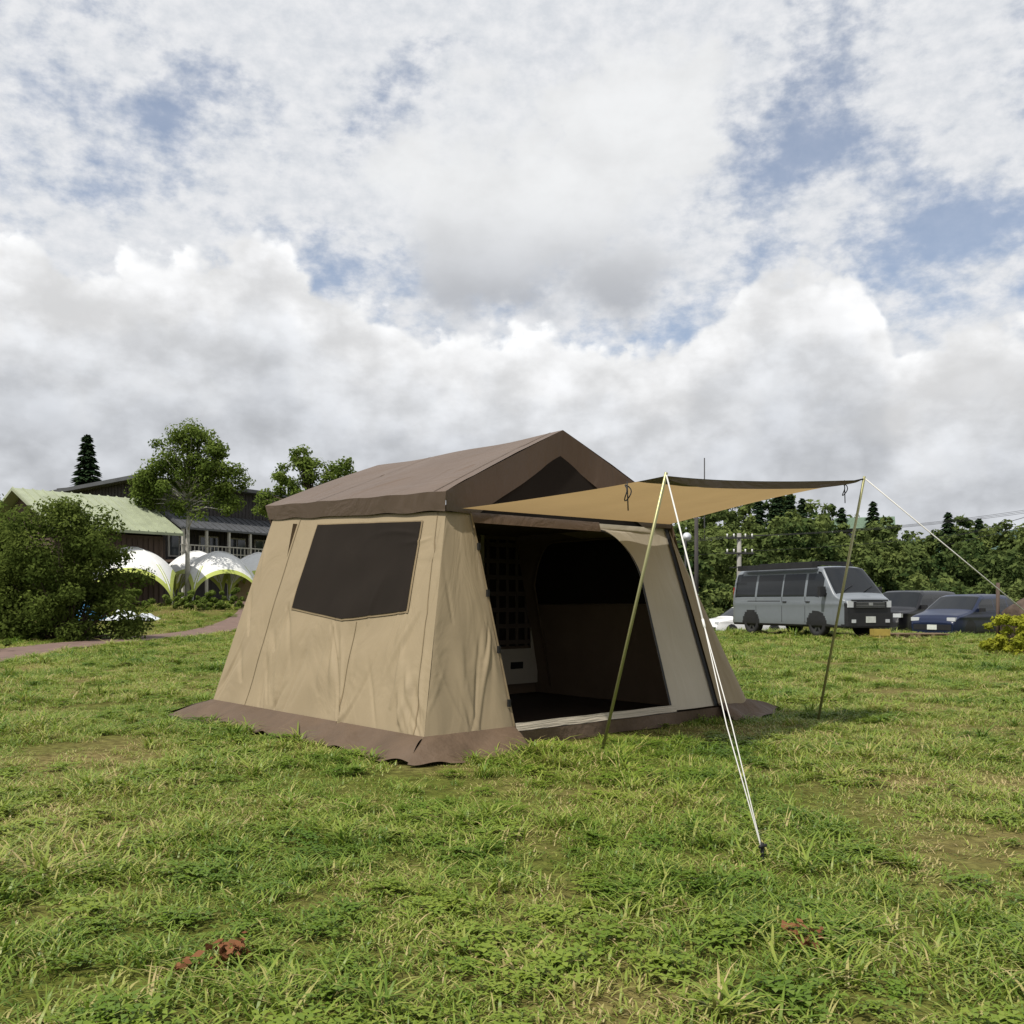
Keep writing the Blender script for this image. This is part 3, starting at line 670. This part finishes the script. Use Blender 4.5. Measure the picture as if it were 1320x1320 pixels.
b=MB(); b.add([(-1.6,-1.6,0),(1.6,-1.6,0),(1.6,1.6,0),(-1.6,1.6,0),(-1.2,-1.2,1.6),(1.2,-1.2,1.6),(1.2,1.2,1.6),(-1.2,1.2,1.6),(0,0,2.4)],[(0,1,5,4),(1,2,6,5),(2,3,7,6),(3,0,4,7),(4,5,8),(5,6,8),(6,7,8),(7,4,8)],0); b.obj('tent_shell',[tt2],g)

# ================= VEHICLES
rub=pmat('tyre_rubber',(.02,.02,.02),.85); rim=pmat('rim_dark',(.10,.10,.105),.35,.05,metal=.7); chrome=pmat('rim_silver',(.45,.45,.46),.3,.05,metal=.8)
plast=pmat('black_plastic',(.02,.02,.022),.55); cglass=pmat('car_glass',(.010,.012,.014),.08,.1,spec=.32)
lampm=pmat('headlamp',(.55,.57,.6),.12,.05,spec=.8,coat=.6); platem=pmat('number_plate',(.6,.62,.58),.5)
redl=pmat('tail_lamp',(.25,.01,.01),.2,spec=.6)
def paint(nm,c,coat=.4): return pmat(nm,c,.32,.03,spec=.4,coat=coat)
def vehicle(name,L_,W,roof,belt,wins,ws,wheels,wr_,loc,yaw,body,zbot=.28,rimmat=None,topin=.16,slant=0.,nose=None):
    g=empty(name,(loc[0],loc[1],loc[2]),yaw)
    nx=int(L_/.03); xs_=np.linspace(-L_/2,L_/2,nx+1); rx=np.array(roof)
    V=[]
    H=max(rx[:,1])
    for x in xs_:
        zt=np.interp(x,rx[:,0],rx[:,1])
        endf=max(0,(x-(L_/2-.5))/.5); endr=max(0,(-L_/2+.18-x)/.18)
        hw=W/2*(1-.16*endf**2.2-.06*endr**2)
        ring=[]
        m=26
        zs_=zbot+(zt-zbot)*np.linspace(0,1,m+1)
        for z in zs_[:-2]:
            tum=topin*max(0,(z-belt)/(H-belt))**1.3 if z>belt else 0
            low=.04*max(0,(.5-z)/.3)**2
            cre=.012*math.exp(-((z-(belt-.18))/.05)**2)
            ring.append((hw-tum-low+cre,z))
        tum=topin*max(0,(zt-belt)/(H-belt))**1.3 if zt>belt else 0
        e_=hw-tum
        ring+= [(e_-.015,zt-.055),(e_-.05,zt-.02),(e_-.11,zt-.004)]
        for q in (.75,.5,.25): ring.append(((e_-.11)*q,zt+.02*(1-q*q)))
        full=[(x,-yv,z) for yv,z in ring]+[(x,0,zt+.022)]+[(x,yv,z) for yv,z in ring[::-1]]
        V+=full; P=len(full)
    F=[];MI=[]
    nside=len(ring)-6
    for i_ in range(nx):
        xc=(xs_[i_]+xs_[i_+1])/2; zt=np.interp(xc,rx[:,0],rx[:,1])
        for j_ in range(P-1):
            F.append((i_*P+j_,(i_+1)*P+j_,(i_+1)*P+j_+1,i_*P+j_+1))
            q=[V[k] for k in F[-1]]; zc=sum(v[2] for v in q)/4
            m_=0
            jj=j_ if j_<P//2 else P-2-j_
            if jj<nside:
                if zc>belt+.02 and zc<min(zt-.09,H-.17):
                    for a0,a1 in wins:
                        if a0<xc<a1: m_=1
                for wx in wheels:
                    if (xc-wx)**2+(zc-wr_)**2<(wr_*1.17)**2: m_=2
                if zc<zbot+.08: m_=2
                if nose and xc>nose and zc<.95: m_=2
            else:
                if ws[0]<xc<ws[1] and jj>=nside+1: m_=1
            MI.append(m_)
    F.append(tuple(range(P))[::-1]); MI.append(0); F.append(tuple(nx*P+k for k in range(P))); MI.append(2 if nose else 0)
    F+= [(i_*P,i_*P+P-1,(i_+1)*P+P-1,(i_+1)*P) for i_ in range(nx)]; MI+=[2]*nx
    mesh_np('body_shell',V,F,[body,cglass,plast],mi=MI,smooth=[True]*(len(F)-nx-2)+[False]*(nx+2),parent=g)
    for wx in wheels:
        for sg in (-1,1):
            b=MB(); yo=sg*(W/2-.01); yi=sg*(W/2-.22)
            prof_=[(yi,wr_*.6),(yi,wr_*.93),(yi+sg*.02,wr_),(yo-sg*.03,wr_),(yo,wr_*.93),(yo,wr_*.66),(yo-sg*.02,wr_*.63),(yo-sg*.05,wr_*.55)]
            K=28
            vs=[(wx+r_*math.cos(6.283*k/K),y_,wr_+r_*math.sin(6.283*k/K)) for (y_,r_) in prof_ for k in range(K)]
            fs=[(i_*K+k,i_*K+(k+1)%K,(i_+1)*K+(k+1)%K,(i_+1)*K+k) for i_ in range(len(prof_)-1) for k in range(K)]
            b.add(vs,fs,0,True)
            yd=yo-sg*.06
            b.add([(wx+wr_*.56*math.cos(6.283*k/K),yd,wr_+wr_*.56*math.sin(6.283*k/K)) for k in range(K)],[tuple(range(K))],2)
            for k in range(6):
                a=k*math.pi/3; c_=(math.cos(a),math.sin(a)); n2=(-math.sin(a),math.cos(a)); yv=yo-sg*.03
                b.add([(wx+wr_*(.1*c_[0]-.09*n2[0]),yv,wr_+wr_*(.1*c_[1]-.09*n2[1])),(wx+wr_*(.1*c_[0]+.09*n2[0]),yv,wr_+wr_*(.1*c_[1]+.09*n2[1])),(wx+wr_*(.62*c_[0]+.11*n2[0]),yv,wr_+wr_*(.62*c_[1]+.11*n2[1])),(wx+wr_*(.62*c_[0]-.11*n2[0]),yv,wr_+wr_*(.62*c_[1]-.11*n2[1]))],[(0,1,2,3)],1)
            b.tube([(wx,yo-sg*.05,wr_),(wx,yo-sg*.015,wr_)],wr_*.17,1,12)
            b.obj('wheel',[rub,rimmat or rim,plast],g)
    return g
Lv=4.84;Wv=1.80; hl=Lv/2
vy=-math.radians(66)
van=vehicle('camper_van',Lv,Wv,[(-hl,1.72),(-hl+.05,1.86),(-hl+.17,1.94),(-hl+.5,1.97),(hl-1.15,1.97),(hl-.98,1.93),(hl-.40,1.24),(hl-.28,1.15),(hl-.05,1.06),(hl,.92)],1.10,
   [(-hl+.15,-1.30),(-1.22,-.12),(-.04,.86),(.94,1.62)],(hl-1.02,hl-.36),(-1.50,1.36),.345,(8.70,28.05,0),vy,paint('paint_grey',(.155,.172,.19)),nose=hl-.10)
b=MB(); xf=hl
b.box((xf-.02,0,.50),(.12,1.58,.36),0); b.box((xf+.005,0,.90),(.05,1.15,.18),0)
b.box((xf+.0,0,1.02),(.03,1.3,.04),0)
for k in range(4): b.box((xf+.035,0,.84+k*.04),(.012,1.0,.008),3)
for sg in (-1,1):
    b.box((xf-.05,sg*.62,.92),(.12,.30,.18),1); b.box((xf+.045,sg*.60,.46),(.02,.14,.09),1)
    b.box((xf-.72,sg*1.02,1.26),(.10,.20,.28),0); b.box((xf-.68,sg*.92,1.2),(.05,.14,.05),0)
b.box((xf+.045,0,.50),(.012,.34,.17),2)
b.box((xf+.04,0,.92),(.02,.14,.07),3)
b.box((-xf+.02,0,.44),(.12,1.66,.22),0)
for sg in (-1,1): b.box((-xf+.02,sg*.78,1.15),(.06,.12,.55),4)
for x in (-1.25,-.08,.90): 
    for sg in (-1,1): b.box((x,sg*(Wv/2+.001),.76),(.012,.006,.72),0)
for sg in (-1,1): b.box((-.9,sg*(Wv/2+.002),1.0),(1.5,.008,.018),0); b.box((1.02,sg*(Wv/2+.012),.98),(.16,.03,.03),0); b.box((.05,sg*(Wv/2+.012),.98),(.16,.03,.03),0)
for k in (-.35,.4): b.tube([(xf-.36,k-.25,1.27),(xf-.52,k+.25,1.45)],.01,0,5)
b.obj('trim_parts',[plast,lampm,platem,chrome,redl],van)
b=MB()
b.box((-.35,-.90,2.00),(3.3,.20,.15),0); 
for x in (-1.6,-.3,1.0): b.box((x,0,2.04),(.06,1.5,.05),1)
b.box((-.3,.1,2.10),(2.6,1.2,.06),1)
b.box((-1.95,-1.1,2.04),(.6,.05,.03),0)
b.obj('side_awning_box',[plast,plast],van)
nc=vehicle('navy_hatchback_car',4.3,1.72,[(-2.15,.95),(-2.1,1.1),(-1.9,1.28),(-1.55,1.46),(-1.0,1.50),(.2,1.48),(.45,1.42),(1.15,.98),(1.3,.93),(1.95,.80),(2.1,.68),(2.15,.55)],.92,
   [(-1.75,-1.25),(-1.17,-.3),(-.22,.75)],(.42,1.13),(-1.28,1.32),.31,(15.5,32.6,float(hz(15.5,32.6))),math.radians(-143),paint('paint_navy',(.006,.012,.038),.15),zbot=.2,rimmat=chrome)
b=MB(); b.box((2.12,0,.42),(.08,1.3,.18),0)
for sg in (-1,1): b.box((2.02,sg*.62,.68),(.2,.28,.12),1); b.box((.75,sg*.95,.98),(.12,.16,.12),0)
b.box((2.17,0,.42),(.01,.33,.16),2); b.obj('trim_parts',[plast,lampm,platem],nc)
sv=vehicle('black_suv',4.6,1.85,[(-2.3,1.2),(-2.25,1.55),(-2.1,1.72),(-1.5,1.76),(.4,1.75),(.6,1.70),(1.2,1.14),(1.4,1.08),(2.15,.98),(2.28,.85),(2.3,.6)],1.08,
   [(-2.0,-1.25),(-1.15,-.25),(-.15,.8)],(.56,1.18),(-1.4,1.4),.37,(15.2,36.5,float(hz(15.2,36.5))+.12),math.radians(-140),paint('paint_black',(.008,.008,.010),.15),rimmat=chrome)
b=MB(); b.box((2.27,0,.50),(.08,1.5,.2),0); b.box((2.30,0,.82),(.04,.9,.14),0)
for sg in (-1,1): b.box((2.22,sg*.72,.85),(.14,.3,.14),1); b.box((.85,sg*1.02,1.15),(.12,.18,.16),0)
b.obj('trim_parts',[plast,lampm],sv)
wc=vehicle('white_car',3.9,1.66,[(-1.95,.9),(-1.85,1.1),(-1.6,1.38),(-1.0,1.46),(.2,1.45),(.4,1.38),(1.0,.98),(1.1,.93),(1.8,.82),(1.92,.66),(1.95,.5)],.92,
   [(-1.55,-1.05),(-.97,-.2),(-.12,.62)],(.36,1.0),(-1.2,1.2),.29,(11.4,47,float(hz(11.4,47))+.02),math.radians(-160),paint('paint_white',(.75,.75,.74)),zbot=.2,rimmat=chrome)
b=MB(); b.box((1.93,0,.4),(.06,1.2,.16),0)
for sg in (-1,1): b.box((1.86,sg*.6,.68),(.14,.26,.12),1)
b.obj('trim_parts',[plast,lampm],wc)
b=MB(); wm=pmat('pallet_wood',(.17,.12,.07),.85,.2,8)
for q in range(2):
    ox=.95*q
    for k in range(6): b.box((ox,-.3+k*.12,.13),(.85,.09,.02),0)
    for k in (-.38,0,.38): b.box((ox+k,0,.07),(.08,.72,.10),0)
b.obj('wooden_pallet',[wm]).location=(10.2,25.6,0)
b=MB(); ym=pmat('crate_yellow',(.35,.26,.06),.6)
b.box((0,0,.13),(.42,.30,.02),0)
for (c_,d_) in (((-.2,0,.2),(.02,.3,.22)),((.2,0,.2),(.02,.3,.22)),((0,-.14,.2),(.38,.02,.22)),((0,.14,.2),(.38,.02,.22)),((0,0,.06),(.36,.24,.1))): b.box(c_,d_,0)
b.obj('plastic_crate',[ym]).location=(9.6,24.9,-.04)
bm_=pmat('rock_brown',(.07,.05,.038),.95,.35,5,bump=.8,bscale=7,bdist=.05)
th,ph=np.meshgrid(np.linspace(0,2*math.pi,40,endpoint=False),np.linspace(0,math.pi,24),indexing='ij')
V=[]
for a,p_ in zip(th.ravel(),ph.ravel()):
    d=Vector((math.sin(p_)*math.cos(a),math.sin(p_)*math.sin(a),math.cos(p_))); k=1+.3*mn.noise(d*1.7)+.1*mn.noise(d*5)
    V.append((d.x*k*.62,d.y*k*.6,d.z*k*.62))
F=[(i_*24+j_,i_*24+j_+1,((i_+1)%40)*24+j_+1,((i_+1)%40)*24+j_) for i_ in range(40) for j_ in range(23)]
mesh_np('boulder',V,F,[bm_],smooth=True).location=(11.75,21.5,.50)
tube_obj('wooden_post',[(11.15,21.9,-.1),(11.15,21.9,1.42)],.04,woodb,None,10)

# ================= UTILITY POLES
conc=pmat('pole_concrete',(.26,.25,.23),.8,.1)
wire=pmat('wire_black',(.03,.03,.03),.6)
def upole(x,y,top_,r_,nm,arms=2,mat=conc):
    z0=float(hz(x,y)); b=MB(); b.tube([(x,y,z0-.2),(x,y,top_)],[r_*1.3,r_],0,10)
    for k in range(arms):
        zz=top_-.25-k*.8; b.box((x,y-.12,zz),(1.5,.09,.09),1)
        for q in (-.65,-.3,.3,.65): b.tube([(x+q,y-.12,zz+.04),(x+q,y-.12,zz+.22)],.04,2,6)
    if arms: b.tube([(x+.35,y-.1,top_-2.6),(x+.35,y-.1,top_-1.9)],.2,1,10)
    return b.obj(nm,[mat,wire,pmat('insulator',(.6,.6,.58),.3)])
upole(11.9,50,4.55,.11,'utility_pole'); upole(9.66,50,5.6,.10,'utility_pole',0,woodd)
upole(12.1,60,10.0,.035,'antenna_mast',0,wire)
upole(44,62,9.0,.12,'utility_pole')
b=MB()
def cat(a,c_,sag,n=18):
    a=np.array(a,float);c_=np.array(c_,float); return [tuple(a+(c_-a)*t-np.array((0,0,sag*4*t*(1-t)))) for t in np.linspace(0,1,n)]
for q,zz in ((-.6,0),(.0,0),(.6,0),(0,-.8)):
    b.tube(cat((11.9+q,50,4.4+zz),(44+q,62,8.9+zz),.7),.014,0,4)
    b.tube(cat((44+q,62,8.9+zz),(60+q,40,11+zz),.5),.014,0,4)
    b.tube(cat((11.9+q,50,4.4+zz),(-10+q,75,6+zz),.7),.012,0,4)
b.tube(cat((28,62,5.0),(40,34,11.5),.5),.018,0,4); b.tube(cat((28,62,4.6),(40,34,10.3),.5),.018,0,4)
b.obj('power_lines',[wire])
b=MB(); b.tube([(8.0,44,-.7),(8.0,44,3.9)],.05,0,8); b.tube([(8.0,43.8,3.9),(8.0,43.6,3.95)],[.05,.2],1,12); b.obj('dish_post',[wire,lampm])  # pale dish shape on a post, meant as a satellite dish; gives no light

# ================= GRASS
gmat,nt3=newmat('grass_blade'); L3=nt3.links.new
o=N(nt3,'ShaderNodeOutputMaterial'); oi=N(nt3,'ShaderNodeObjectInfo'); at=N(nt3,'ShaderNodeAttribute'); at.attribute_name='var'
geo=N(nt3,'ShaderNodeNewGeometry')
ng=N(nt3,'ShaderNodeTexNoise'); ng.inputs['Scale'].default_value=.6; ng.inputs['Detail'].default_value=4; ng.inputs['Roughness'].default_value=.65; L3(geo.outputs['Position'],ng.inputs['Vector'])
ra=N(nt3,'ShaderNodeValToRGB'); e=ra.color_ramp
e.elements[0].position=0; e.elements[0].color=(.055,.120,.014,1); e.elements[1].position=1; e.elements[1].color=(.46,.37,.17,1)
for p_,c_ in ((.32,(.125,.205,.022)),(.60,(.23,.30,.042)),(.84,(.34,.35,.09))):
    q=e.elements.new(p_); q.color=(*c_,1)
def M3(op,a,b_):
    n=N(nt3,'ShaderNodeMath',operation=op)
    for i_,v in enumerate((a,b_)):
        if isinstance(v,(int,float)): n.inputs[i_].default_value=v
        else: L3(v,n.inputs[i_])
    return n.outputs[0]
mix=M3('ADD',M3('MULTIPLY',at.outputs['Fac'],.5),M3('ADD',M3('MULTIPLY',oi.outputs['Random'],.24),M3('MULTIPLY',M3('SUBTRACT',ng.outputs['Fac'],.40),1.7)))
L3(mix,ra.inputs[0])
pg=N(nt3,'ShaderNodeBsdfPrincipled'); pg.inputs['Roughness'].default_value=.45; pg.inputs['Specular IOR Level'].default_value=.35
tg=N(nt3,'ShaderNodeBsdfTranslucent'); mg=N(nt3,'ShaderNodeMixShader'); mg.inputs[0].default_value=.35
L3(ra.outputs[0],pg.inputs['Base Color']); L3(ra.outputs[0],tg.inputs[0]); L3(pg.outputs[0],mg.inputs[1]); L3(tg.outputs[0],mg.inputs[2]); L3(mg.outputs[0],o.inputs[0])
gcol=bpy.data.collections.new('grass_tufts')
def tuft(i,n,rad,hmin,hmax,wd,lean,dry=0.):
    V=[];F=[];va=[]
    for k in range(n):
        a=rng.random()*6.283; r_=rng.random()**.6*rad; bx,by=r_*math.cos(a),r_*math.sin(a)
        d=rng.random()*6.283; h_=hmin+(hmax-hmin)*rng.random(); ln=lean*(.3+rng.random()*1.2)*h_; w2=wd*(.6+.8*rng.random())/2
        dx,dy=math.cos(d),math.sin(d); px,py=-dy,dx; o_=len(V)
        for q,(t_,ww) in enumerate(((0,1),(.4,.9),(.75,.6))):
            cx=bx+dx*ln*t_**1.7; cy=by+dy*ln*t_**1.7; cz=h_*(t_-.25*t_**2*min(1,lean))
            V.append((cx-px*w2*ww,cy-py*w2*ww,cz)); V.append((cx+px*w2*ww,cy+py*w2*ww,cz))
        V.append((bx+dx*ln,by+dy*ln,h_*(1-.35*min(1,lean))))
        F+=[(o_,o_+1,o_+3,o_+2),(o_+2,o_+3,o_+5,o_+4),(o_+4,o_+5,o_+6)]
        v=rng.random()*.75 if rng.random()>.14+dry else 1.0+rng.random()*.4
        va+=[v]*3
    ob=mesh_np(f'tuft_{i:02d}',V,F,[gmat],var=va,link=False); gcol.objects.link(ob)
tuft(0,50,.10,.02,.055,.0055,1.2); tuft(1,50,.10,.015,.045,.006,1.6); tuft(2,38,.08,.04,.085,.0062,1.2); tuft(3,50,.12,.008,.028,.005,1.9,.35)
tuft(4,30,.05,.06,.135,.0078,1.2); tuft(5,60,.12,.012,.04,.005,1.7,.15)
V=[];F=[];va=[]
for k in range(34):
    a=rng.random()*6.283; r_=rng.random()*.10; h_=.012+.03*rng.random(); x,y=r_*math.cos(a),r_*math.sin(a)
    for q in range(3):
        b_=a+q*2.09; dx,dy=math.cos(b_),math.sin(b_); s_=.013; o_=len(V)
        V+=[(x,y,h_),(x+dx*s_-dy*s_*.6,y+dy*s_+dx*s_*.6,h_+.004),(x+dx*s_*1.9,y+dy*s_*1.9,h_),(x+dx*s_+dy*s_*.6,y+dy*s_-dx*s_*.6,h_+.004)]
        F.append((o_,o_+1,o_+2,o_+3)); va.append(.1+.4*rng.random())
gcol.objects.link(mesh_np('tuft_06',V,F,[gmat],var=va,link=False))
def scatter(y0,y1,dens,smul,side=.72,pad=1.5):
    A=(y1-y0)*(2*(side*y1+pad)); n=int(A*dens); x=(rng.random(n)*2-1)*(side*y1+pad); y=y0+(y1-y0)*rng.random(n)
    k=np.abs(x)<side*y+pad; x=x[k];y=y[k]
    return x,y,np.full(len(x),smul)
parts=[scatter(1.2,5,170,.95),scatter(5,9,115,1.0),scatter(9,15,55,1.2),scatter(15,24,24,1.5),scatter(24,36,9,2.0),scatter(36,50,3.5,2.6)]
x=np.concatenate([q[0] for q in parts]);y=np.concatenate([q[1] for q in parts]);s=np.concatenate([q[2] for q in parts])
lx,ly=tl(x,y); inside=(np.abs(lx)<1.80)&(ly>-.03)&(ly<3.1)
sk=((lx>-1.98)&(lx<-1.7)&(ly>-.15)&(ly<3.2))|((lx>-1.9)&(lx<-1.0)&(ly>-.27)&(ly<0))|((lx>1.3)&(lx<2.2)&(ly>-.15)&(ly<.1))
keep=~inside&~(sk&(rng.random(len(x))<.97))
pxx=np.interp(y,cy_,cx_); keep&=~((np.abs(x-pxx)<.72)&(y<46))
keep&=~((x>8)&(y>36))
x=x[keep];y=y[keep];s=s[keep]
pn=np.array([mn.noise(Vector((a*.9,b_*.9,0)))+.5*mn.noise(Vector((a*3.1,b_*3.1,5))) for a,b_ in zip(x,y)])
bare=(pn<-.30)&(rng.random(len(x))<.6); x=x[~bare];y=y[~bare];s=s[~bare];pn=pn[~bare]
n=len(x); idx=rng.choice([0,1,2,3,4,5,6],size=n,p=[.25,.19,.12,.15,.02,.16,.11])
idx=np.where((pn>.25)&(rng.random(n)<.4),2,idx); idx=np.where((pn>.40)&(rng.random(n)<.25),4,idx); idx=np.where((pn<-.2)&(rng.random(n)<.65),3,idx)
scl=s*(.75+.5*rng.random(n))*(1+.35*np.clip(pn,-.6,.8))
me=bpy.data.meshes.new('grass'); me.vertices.add(n); me.vertices.foreach_set('co',np.stack([x,y,hz(x,y)],1).astype(np.float32).ravel())
a=me.attributes.new('scl','FLOAT','POINT'); a.data.foreach_set('value',scl.astype(np.float32))
a=me.attributes.new('idx','INT','POINT'); a.data.foreach_set('value',idx.astype(np.int32))
a=me.attributes.new('rot','FLOAT_VECTOR','POINT'); a.data.foreach_set('vector',np.stack([rng.normal(size=n)*.08,rng.normal(size=n)*.08,rng.random(n)*6.283],1).astype(np.float32).ravel())
go=bpy.data.objects.new('grass',me); COL.objects.link(go)
gt=bpy.data.node_groups.new('grass_scatter','GeometryNodeTree')
gt.interface.new_socket('Geometry',in_out='INPUT',socket_type='NodeSocketGeometry'); gt.interface.new_socket('Geometry',in_out='OUTPUT',socket_type='NodeSocketGeometry')
gi=gt.nodes.new('NodeGroupInput'); gout=gt.nodes.new('NodeGroupOutput'); ip=gt.nodes.new('GeometryNodeInstanceOnPoints'); ci=gt.nodes.new('GeometryNodeCollectionInfo')
ci.inputs['Collection'].default_value=gcol; ci.inputs['Separate Children'].default_value=True; ci.inputs['Reset Children'].default_value=True
def na(nm,t):
    q=gt.nodes.new('GeometryNodeInputNamedAttribute'); q.data_type=t; q.inputs['Name'].default_value=nm
    return [o_ for o_ in q.outputs if o_.enabled and o_.name=='Attribute'][0]
er=gt.nodes.new('FunctionNodeEulerToRotation'); gl=gt.links.new
gl(na('rot','FLOAT_VECTOR'),er.inputs[0]); gl(er.outputs[0],ip.inputs['Rotation']); gl(na('scl','FLOAT'),ip.inputs['Scale']); gl(na('idx','INT'),ip.inputs['Instance Index'])
ip.inputs['Pick Instance'].default_value=True
gl(gi.outputs[0],ip.inputs['Points']); gl(ci.outputs[0],ip.inputs['Instance']); gl(ip.outputs[0],gout.inputs[0])
md=go.modifiers.new('scatter','NODES'); md.node_group=gt
dl=leafmat('dead_leaves',(.10,.03,.015),(.28,.14,.07),.2)
for (x,y,r_,n_) in ((-.80,2.62,.07,70),(.83,2.72,.05,40),(-2.2,3.1,.06,30),(1.9,2.9,.12,40)):
    C=np.array([[x+rng.normal()*r_*.5,y+rng.normal()*r_*.5,.045] for _ in range(6)])
    Q,F,var=leaves(C,np.full(6,r_*.7),n_,.032,up=1.0); Q[:,2]=np.clip(Q[:,2],.01,.09)
    mesh_np('dead_leaves',Q,F,[dl],var=var)
print('GRASS',n)
